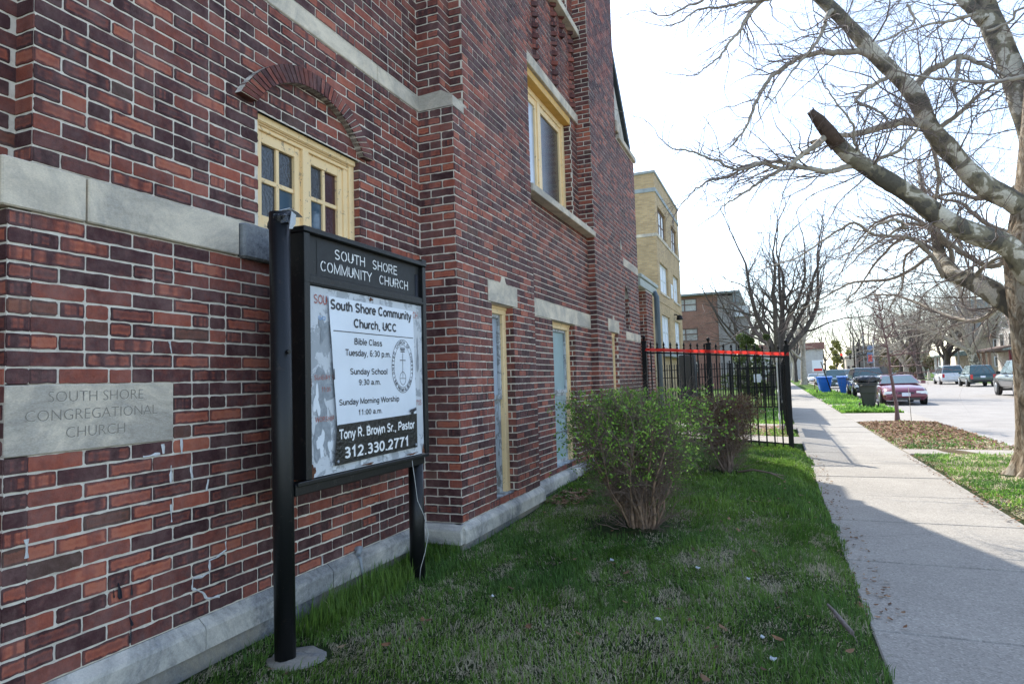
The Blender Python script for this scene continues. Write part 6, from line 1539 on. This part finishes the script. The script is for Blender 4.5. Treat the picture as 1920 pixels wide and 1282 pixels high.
def block_at(name, label, px0, px1, pytop, Y, depth, mat, extra=None):
    a = at(px0, 690, Y); c = at(px1, 690, Y); z = at((px0 + px1) / 2, pytop, Y)[2]; e = empty(name, label, 'building', (float(a[0]), Y, 0)); b = MB(); w_ = float(c[0] - a[0]); b.box(0, w_, 0, depth, 0, float(z)); b.build('wall', mat, e)
    b = MB(); b.box(-.2, w_ + .2, -.2, depth + .2, float(z) + .002, float(z) + .5); b.build('cornice', M['stone'], e)
    R = random.Random(int(px0)); nfl = max(1, int(z / 3.2)); nw = max(2, int(w_ / 3.2))
    for f_ in range(nfl):
        for k in range(nw):
            x0_ = w_ * (k + .25) / nw; b = MB(); b.box(x0_, x0_ + w_ / nw * .5, -.06, -.01, 1 + f_ * 3.1, 2.6 + f_ * 3.1); b.build('window', M['glass_dark'], e)
    return e
block_at('shop_building', 'dark grey brown corner block behind the traffic lights', 1606, 1712, 648, 200, 25, plain('dark masonry', (.15, .13, .125), .8, .25, .5))
block_at('shop_building', 'small tan shop with a blank bright wall by the crossing', 1587, 1604, 671, 175, 8, plain('tan render', (.52, .45, .36), .8, .08, 1))
block_at('shop_building', 'reddish building half hidden by far trees at the street end', 1640, 1760, 672, 240, 12, M['rbrick'])

# ------------------------------------------------------------------ traffic lights, banner pole, carts
TY = 168.0
def P3(px, py, Y): return tuple(float(q) for q in at(px, py, Y))
tl = empty('traffic_signal', 'traffic light mast with red signals spanning the far crossing', 'traffic light', (P3(1603, 690, TY)[0], TY, 0))
x0_ = P3(1603, 690, TY)[0]; xl = P3(1522, 665, TY)[0]; za = P3(1560, 665.5, TY)[2]
b = MB(); b.tube([(x0_, TY, -.1), (x0_, TY, P3(1603, 622, TY)[2])], [.22, .12], 8); FW(b.build('pole', M['iron']), tl)
b = MB(); b.tube([(x0_, TY, za), (xl, TY, za + .1)], [.10, .06], 6); b.tube([(x0_, TY, za - .9), (xl + 1, TY, za - .2)], [.06, .04], 6); FW(b.build('arm', M['iron']), tl)
M['red_lamp'] = plain('red signal lens', (.6, .02, .02), .3, .05, 3, bmp=0)
ems = M['red_lamp'].node_tree.nodes['Principled BSDF']; ems.inputs['Emission Color'].default_value = (1, .03, .02, 1); ems.inputs['Emission Strength'].default_value = 1.6
for px in (1530, 1541, 1578, 1594):
    q = P3(px, 668, TY); b = MB(); b.box(q[0] - .22, q[0] + .22, TY - .25, TY - .05, za - 1.15, za + .25, 0, None, .03); hd = FW(b.build('signal_head', M['iron']), tl)
    if px in (1541, 1578): g = MB(); g.lathe([(.19, TY - .30), (.19, TY - .26)], (q[0], 0, za), 12, 0, 'y'); FW(g.build('red_light', M['red_lamp']), hd)
b = MB(); q = P3(1612, 690, TY - 2); b.tube([(q[0], TY - 2, 0), (q[0], TY - 2, 7.5)], .16, 8); 
for zz in (4.2, 5.6, 6.9): b.box(q[0] - .5, q[0] + .1, TY - 2.3, TY - 2.1, zz, zz + .8)
tag(b.build('signal_post', M['iron']), 'black post stacked with signal boxes just right of the mast', 'traffic light')
bp = empty('banner_pole', 'pale pole carrying a blue and red street banner', 'banner pole', (P3(1640, 690, 118)[0], 118, 0)); bx_ = P3(1640, 690, 118)[0]
b = MB(); b.tube([(bx_, 118, 0), (bx_, 118, 6.4)], .09, 8); FW(b.build('pole', plain('galvanised pole', (.5, .52, .54), .4, .1, 3)), bp)
b = MB(); b.box(bx_ - .95, bx_ - .1, 117.96, 118.0, 2.6, 4.3); FW(b.build('banner', plain('blue banner', (.10, .22, .42), .6, .1, 2)), bp)
b = MB(); b.box(bx_ - .85, bx_ - .25, 117.93, 117.95, 2.8, 3.9); FW(b.build('banner_panel', plain('red banner panel', (.55, .04, .05), .6, .1, 2)), bp)
b = MB(); b.lathe([(.42, 117.9), (.42, 117.95)], (bx_ - .5, 0, 5.0), 20, 0, 'y'); FW(b.build('round_sign', plain('blue disc', (.10, .22, .45), .6, .1, 2)), bp)
for px, Y, h_ in ((1621, 150, 9.5), (1799, 98, 9.0), (1702, 130, 7.5)):
    q = P3(px, 690, Y); b = MB(); b.tube([(q[0], Y, 0), (q[0], Y, h_)], [.12, .07], 8); b.tube([(q[0], Y, h_), (q[0] - .9, Y, h_ + .3), (q[0] - 1.8, Y, h_ + .25)], .05, 6)
    L_ = {1621: 'thin grey lamp post right of the traffic light mast', 1799: 'grey lamp post standing behind the white and green vehicles', 1702: 'grey lamp post above the far kerb left of the white van'}[px]
    tag(b.build('street_lamp', plain('grey lamp post %d' % px, (.36, .38, .39), .5, .1, 3)), L_, 'street lamp')
b = MB(); q = P3(1533, 690, 62); b.box(q[0] - .42, q[0] + .42, 61.98, 62.0, 1.45, 2.45); so_ = b.build('roadside_sign', M['flake']); tag(so_, 'white and red sign board showing above the left blue cart', 'sign')
b = MB(); b.box(q[0] - .30, q[0] + .36, 61.965, 61.975, 1.5, 1.72); b.build('red_strip', M['tape'], so_); b = MB(); b.box(q[0] - .03, q[0] + .03, 62.0, 62.04, 0, 1.45); b.build('leg', M['bark_pale'], so_)

def cart(label, x, y, mat, rz=0, w=.60, d=.62, h=1.0, group=None, lid_open=False, z=.0):
    e = empty('rubbish_cart', label, 'rubbish cart', (x, y, z), group, rz); b = MB(); n0 = 0
    prof = [(.60, .02, .70), (.63, .06, .73), (.88, .62, .90), (.92, .66, .94), (.97, .93, .98), (1.06, .94, 1.06), (1.06, 1.0, 1.06)]
    rows_ = []
    for wx, zz, dy in prof:
        hw_, hd_ = w / 2 * wx, d / 2 * dy; c = .05; z_ = zz * h * .93
        ring = [(-hw_ + c, -hd_), (hw_ - c, -hd_), (hw_, -hd_ + c), (hw_, hd_ - c), (hw_ - c, hd_), (-hw_ + c, hd_), (-hw_, hd_ - c), (-hw_, -hd_ + c)]
        rows_.append([(p[0], p[1], z_) for p in ring])
    for r_ in rows_: b.v += r_
    for i in range(len(rows_) - 1):
        for k in range(8): a = i * 8 + k; c = i * 8 + (k + 1) % 8; b.face((a, c, c + 8, a + 8))
    b.face([7 - k for k in range(8)]); b.face([(len(rows_) - 1) * 8 + k for k in range(8)]); b.build('bin_body', mat, e)
    hw_ = w * .54
    b = MB(); zt = .935 * h
    b.prism([(-hw_, -d * .56, zt), (-hw_, -d * .56, zt + .03), (-hw_, 0, zt + .075), (-hw_, d * .5, zt + .05), (-hw_, d * .5, zt)], (2 * hw_, 0, 0)); b.build('lid', mat, e)
    b = MB(); b.tube([(-w * .42, d * .58, .88 * h), (w * .42, d * .58, .88 * h)], .016, 8); b.build('handle', mat, e)
    mblk = M['iron']
    for s_ in (-1, 1):
        b = MB(); b.lathe([(.06, -.028), (.125, -.028), (.135, -.015), (.135, .015), (.125, .028), (.06, .028)], (s_ * (w * .5 + .0), d * .40, .135), 18, 0, 'x'); b.build('wheel', mblk, e)
    return e
mblue = plain('blue plastic', (.012, .13, .52), .35, .08, 3, bmp=.05); mbk = plain('dark olive grey plastic', (.045, .045, .04), .5, .12, 3, bmp=.05)
cart('blue recycling cart with a black pole leaning beside it', 5.62, 47.6, mblue, .12, .84, .75, 1.12)
cart('blue recycling cart nearest the parked black truck', 6.70, 46.2, mblue, -.08, .84, .75, 1.12)
cart('dark olive rubbish cart with a glossy black bag heaped on top', 5.82, 27.3, mbk, math.pi - .12, .60, .70, 1.0)
b = MB(); R = random.Random(8); rows = [(.36, .985), (.42, 1.03), (.44, 1.10), (.40, 1.17), (.28, 1.22), (.10, 1.235)]
for r_, z_ in rows:
    for k in range(22):
        a = 2 * math.pi * k / 22; rr = r_ * (1 + .10 * math.sin(4 * a + z_ * 9) + R.uniform(-.06, .06)); b.v.append((5.80 + rr * math.cos(a) * 1.05, 27.35 + rr * .85 * math.sin(a), z_ + R.uniform(-.015, .015)))
for i in range(len(rows) - 1):
    for k in range(22): a = i * 22 + k; c = i * 22 + (k + 1) % 22; b.face((a, c, c + 22, a + 22), smooth=False)
b.face([(len(rows) - 1) * 22 + k for k in range(22)]); tag(b.build('rubbish_bag', M['bag']), 'shiny black rubbish bag heaped on the dark cart', 'bag')
b = MB(); b.tube([P3(1539, 678, 46.9), P3(1558.5, 734, 46.6)], .035, 8); tag(b.build('leaning_pole', M['iron']), 'black pole leaning between the two blue carts', 'pole')
b = MB(); b.tube([(5.25, 52, 0), (5.25, 52, .95)], .03, 6); tag(b.build('kerb_stake', M['rust']), 'short rusty stake in the grass left of the blue carts', 'stake')

# ------------------------------------------------------------------ vehicles
M['car_glass'] = glass('car glass', (.05, .10, .11), .04, 1.0); M['tyre'] = plain('tyre rubber', (.02, .02, .02), .8, .2, 9); M['rim'] = plain('alloy rim', (.42, .43, .44), .3, .1, 9, metal=.8, bmp=0)
M['lamp_clear'] = plain('clear lamp glass', (.75, .76, .74), .15, .1, 9, bmp=0); M['lamp_red'] = plain('red lamp glass', (.5, .02, .03), .2, .1, 9, bmp=0); M['lamp_amber'] = plain('amber lamp', (.7, .22, .03), .25, .1, 9, bmp=0)
M['plate'] = plain('number plate', (.62, .66, .74), .4, .1, 9, bmp=0); M['trim'] = plain('black trim', (.02, .02, .02), .5, .1, 9, bmp=0)
def paint(name, c, metal=.15):
    mt, N, L, b = node_mat(name, .28, .6, metal); b.inputs['Base Color'].default_value = c + (1,)
    if 'Coat Weight' in b.inputs: b.inputs['Coat Weight'].default_value = .8; b.inputs['Coat Roughness'].default_value = .06
    v = coord(N, L); L.new(ramp(N, L, noise(N, L, 5, 4, .6, v), [(.3, tuple(q * .9 for q in c)), (.7, c)]), b.inputs['Base Color']); return mt
def car(label, cat, x, y, away, kind, pm, rz=0, scale=1.0):
    """local: nose at y=0 pointing -y, tail at y=L; away=True turns it round"""
    S_ = {'sedan': dict(L=4.9, W=1.76, st=[(0, .32, .52, .72), (.12, .22, .66, .90), (.5, .20, .78, .97), (1.55, .20, .90, 1), (2.4, .20, .93, 1), (3.7, .20, .95, 1), (4.5, .22, .96, .97), (4.82, .26, .90, .92), (4.9, .34, .62, .86)], gh=(1.30, 2.15, 3.35, 4.25, .92, 1.31)),
          'van': dict(L=4.9, W=1.95, st=[(0, .34, .56, .78), (.12, .26, .72, .92), (.6, .24, .92, .98), (1.4, .24, 1.05, 1), (3, .24, 1.06, 1), (4.7, .26, 1.08, .99), (4.86, .30, 1.06, .96), (4.9, .36, .70, .94)], gh=(1.0, 1.95, 4.35, 4.80, 1.05, 1.80)),
          'suv': dict(L=4.7, W=1.85, st=[(0, .42, .62, .82), (.12, .36, .84, .94), (.7, .34, .98, .99), (1.5, .34, 1.04, 1), (3, .34, 1.05, 1), (4.5, .36, 1.06, .99), (4.66, .40, 1.02, .96), (4.7, .46, .74, .94)], gh=(1.35, 2.0, 4.05, 4.60, 1.04, 1.72)),
          'truck': dict(L=5.7, W=2.0, st=[(0, .50, .72, .86), (.12, .44, 1.0, .95), (.8, .42, 1.16, .99), (1.7, .42, 1.20, 1), (3.6, .42, 1.20, 1), (5.5, .46, 1.22, .99), (5.66, .50, 1.18, .97), (5.7, .56, .85, .95)], gh=(1.5, 2.15, 3.55, 3.95, 1.19, 1.88))}[kind]
    L_, W_ = S_['L'], S_['W']; e = empty(cat.replace(' ', '_'), label, cat, (x, y + (L_ if away else 0), -.12), 'vehicles parked and driving along the street', (math.pi if away else 0) + rz)
    b = MB(); rows = []
    for yy, z0_, z1_, wf in S_['st']:
        h = W_ / 2 * wf; rows.append([(-h * .86, yy, z0_), (-h * .98, yy, z0_ + .08), (-h, yy, (z0_ + z1_) / 2), (-h * .97, yy, z1_ - .10), (-h * .86, yy, z1_ - .015), (-h * .4, yy, z1_ + .015), (h * .4, yy, z1_ + .015), (h * .86, yy, z1_ - .015), (h * .97, yy, z1_ - .10), (h, yy, (z0_ + z1_) / 2), (h * .98, yy, z0_ + .08), (h * .86, yy, z0_)])
    for r_ in rows: b.v += r_
    for i in range(len(rows) - 1):
        for k in range(12): a = i * 12 + k; c = i * 12 + (k + 1) % 12; b.face((a, a + 12, c + 12, c), smooth=True)
    b.face(list(range(12))); b.face([(len(rows) - 1) * 12 + 11 - k for k in range(12)])
    a0, a1, a2, a3, zb_, zr = S_['gh']; wb_, wr_ = W_ / 2 * .93, W_ / 2 * .72
    q = [(-wb_, a0, zb_), (wb_, a0, zb_), (wb_, a3, zb_), (-wb_, a3, zb_), (-wr_, a1, zr - .03), (wr_, a1, zr - .03), (wr_, a2, zr - .03), (-wr_, a2, zr - .03), (-wr_ * .8, a1 + .12, zr), (wr_ * .8, a1 + .12, zr), (wr_ * .8, a2 - .12, zr), (-wr_ * .8, a2 - .12, zr)]
    n = len(b.v); b.v += q
    for f_ in ((0, 1, 5, 4), (1, 2, 6, 5), (2, 3, 7, 6), (3, 0, 4, 7), (4, 5, 9, 8), (5, 6, 10, 9), (6, 7, 11, 10), (7, 4, 8, 11), (8, 9, 10, 11)): b.face([n + k for k in f_])
    body = b.build('body', pm, e)
    def pane(name, c4, inset=.07, push=.006):
        c4 = [Vector(p) for p in c4]; ce = sum(c4, Vector()) / 4; nn = (c4[1] - c4[0]).cross(c4[2] - c4[0]).normalized()
        if nn.dot(ce - Vector((0, (a1 + a2) / 2, zb_))) < 0: nn = -nn
        P = [p + (ce - p).normalized() * inset + nn * push for p in c4]; g = MB(); g.quad(P); g.build(name, M['car_glass'], e)
    Q = [Vector(p) for p in q]
    pane('windscreen', (Q[0], Q[1], Q[5], Q[4])); pane('rear_window', (Q[2], Q[3], Q[7], Q[6]), .07 if kind != 'suv' else .05)
    for (A, B_, C_, D_) in ((Q[1], Q[2], Q[6], Q[5]), (Q[0], Q[3], Q[7], Q[4])):
        cuts = (0, .46, 1) if kind in ('sedan', 'truck') else (0, .36, .68, 1)
        for i in range(len(cuts) - 1): s0, s1 = cuts[i], cuts[i + 1]; pane('side_window', (A.lerp(B_, s0), A.lerp(B_, s1), D_.lerp(C_, s1), D_.lerp(C_, s0)), .05)
    wr = .33 if kind == 'sedan' else (.36 if kind != 'truck' else .42)
    for yy in (L_ * .175, L_ * .79):
        for s_ in (-1, 1):
            ar = MB(); ar.lathe([(wr + .05, -.012), (wr + .05, .012)], (s_ * (W_ / 2 - .006), yy, wr), 22, 0, 'x'); ar.build('wheel_arch', M['trim'], e)
            w_ = MB(); w_.lathe([(wr * .6, -.11), (wr * .93, -.11), (wr, -.07), (wr, .07), (wr * .93, .11), (wr * .6, .11)], (s_ * (W_ / 2 - .085), yy, wr), 22, 0, 'x'); wo = w_.build('wheel', M['tyre'], e)
            r_ = MB(); r_.lathe([(wr * .62, -.005), (wr * .60, .012), (wr * .2, .022), (.01, .026)] if s_ > 0 else [(.01, -.026), (wr * .2, -.022), (wr * .60, -.012), (wr * .62, .005)], (s_ * (W_ / 2 + .026), yy, wr), 16, 0, 'x'); r_.build('rim', M['rim'], wo)
    zt = S_['st'][1][2]; hw_ = W_ / 2
    for s_ in (-1, 1):
        c = s_ * hw_ * .68; g = MB(); g.prism([(c - .24, -.0, zt - .17), (c + .24, .10 if s_ > 0 else -.0, zt - .17), (c + .20, .12, zt - .02), (c - .20, .04, zt - .02)] if 0 else [(c - .22, .005, zt - .19), (c + .22, .005, zt - .19), (c + .19, .02, zt - .05), (c - .19, .02, zt - .05)], (0, .16, 0)); g.build('headlight', M['lamp_clear'], e)
        ztl = S_['st'][-2][2]; g = MB(); g.box(s_ * hw_ * .80 - .09, s_ * hw_ * .80 + .09, L_ - .06, L_ + .012, ztl - (.42 if kind in ('suv', 'van') else .24), ztl - .05, 0, None, .02); g.build('taillight', M['lamp_red'], e)
        g = MB(); g.box(s_ * (hw_ + .02), s_ * (hw_ + .02) + s_ * .18, a0 + .45, a0 + .57, zb_ - .02, zb_ + .12) if s_ > 0 else g.box(-hw_ - .20, -hw_ - .02, a0 + .45, a0 + .57, zb_ - .02, zb_ + .12); g.build('mirror', M['trim'] if kind == 'truck' else pm, e)
    g = MB(); g.box(-hw_ * .36, hw_ * .36, -.012, .05, zt - .20, zt - .10, 0, None, .015); g.build('grille', M['trim'], e)
    g = MB(); g.box(-hw_ * .90, hw_ * .90, -.07, .10, .34, .50, 0, None, .04); g.build('bumper', pm, e)
    g = MB(); g.box(-hw_ * .6, hw_ * .6, -.02, .05, .22, .33); g.build('air_intake', M['trim'], e)
    g = MB(); g.box(-hw_ * .92, hw_ * .92, L_ - .08, L_ + .07, .42 if kind != 'sedan' else .36, .58 if kind != 'sedan' else .52, 0, None, .04); g.build('bumper', pm if kind != 'suv' else M['trim'], e)
    g = MB(); g.box(-.16, .16, -.085, -.072, .40, .55); g.build('number_plate', M['plate'], e); g = MB(); g.box(-.16, .16, L_ + .013, L_ + .022, .72, .87); g.build('number_plate', M['plate'], e)
    return e
PT = {'maroon': paint('maroon paint', (.16, .022, .045)), 'white': paint('white paint', (.62, .63, .64), 0), 'green': paint('dark green paint', (.012, .055, .06)), 'grey': paint('gunmetal paint', (.03, .036, .04), .2), 'black': paint('black paint', (.012, .013, .016)), 'silver': paint('silver paint', (.42, .44, .46), .5), 'red': paint('red paint', (.35, .03, .03)), 'blue': paint('pale blue paint', (.25, .32, .42), .3)}
car('maroon sedan parked nose to camera beside the kerb', 'car', 7.84, 32.4, False, 'sedan', PT['maroon'])
car('black off-roader parked behind the dark rubbish cart', 'car', 7.55, 40.2, False, 'suv', PT['black'])
car('silver hatchback parked beyond the left blue cart', 'car', 7.7, 78, False, 'sedan', PT['silver'])
car('dark green off-roader parked next to the silver hatchback', 'car', 7.7, 64, False, 'suv', PT['green'])
car('white car farthest along the left kerb', 'car', 7.6, 98, False, 'sedan', PT['white'])
car('pale car driving towards the camera in mid street', 'car', 12.2, 104, False, 'van', PT['white'])
car('red car waiting near the far crossing', 'car', 14.6, 118, False, 'sedan', PT['red'])
car('white estate van seen from behind on the right kerb', 'van', 18.25, 71.5, True, 'van', PT['white'], -.05)
car('dark green off-roader seen from behind next to the white van', 'car', 17.95, 61.0, True, 'suv', PT['green'], -.05)
car('gunmetal pickup partly hidden by the plane tree trunk', 'truck', 14.85, 38.1, True, 'truck', PT['grey'], -.04)
car('pale blue car parked on the lawn side far right', 'car', 24.6, 128, False, 'sedan', PT['blue'], .6)
b = MB(); b.box(19.95, 20.25, 93, 93.3, 0, 1.0, 0, None, .04); tag(b.build('stone_post', M['stone']), 'short tan stone post left of the white van', 'post')
b = MB(); b.lathe([(.30, 0), (.26, .5), (.14, .75), (.08, .8)], (20.6, 104, 0), 10); tag(b.build('hydrant', M['rust']), 'rusty brown hydrant on the far grass strip', 'hydrant')
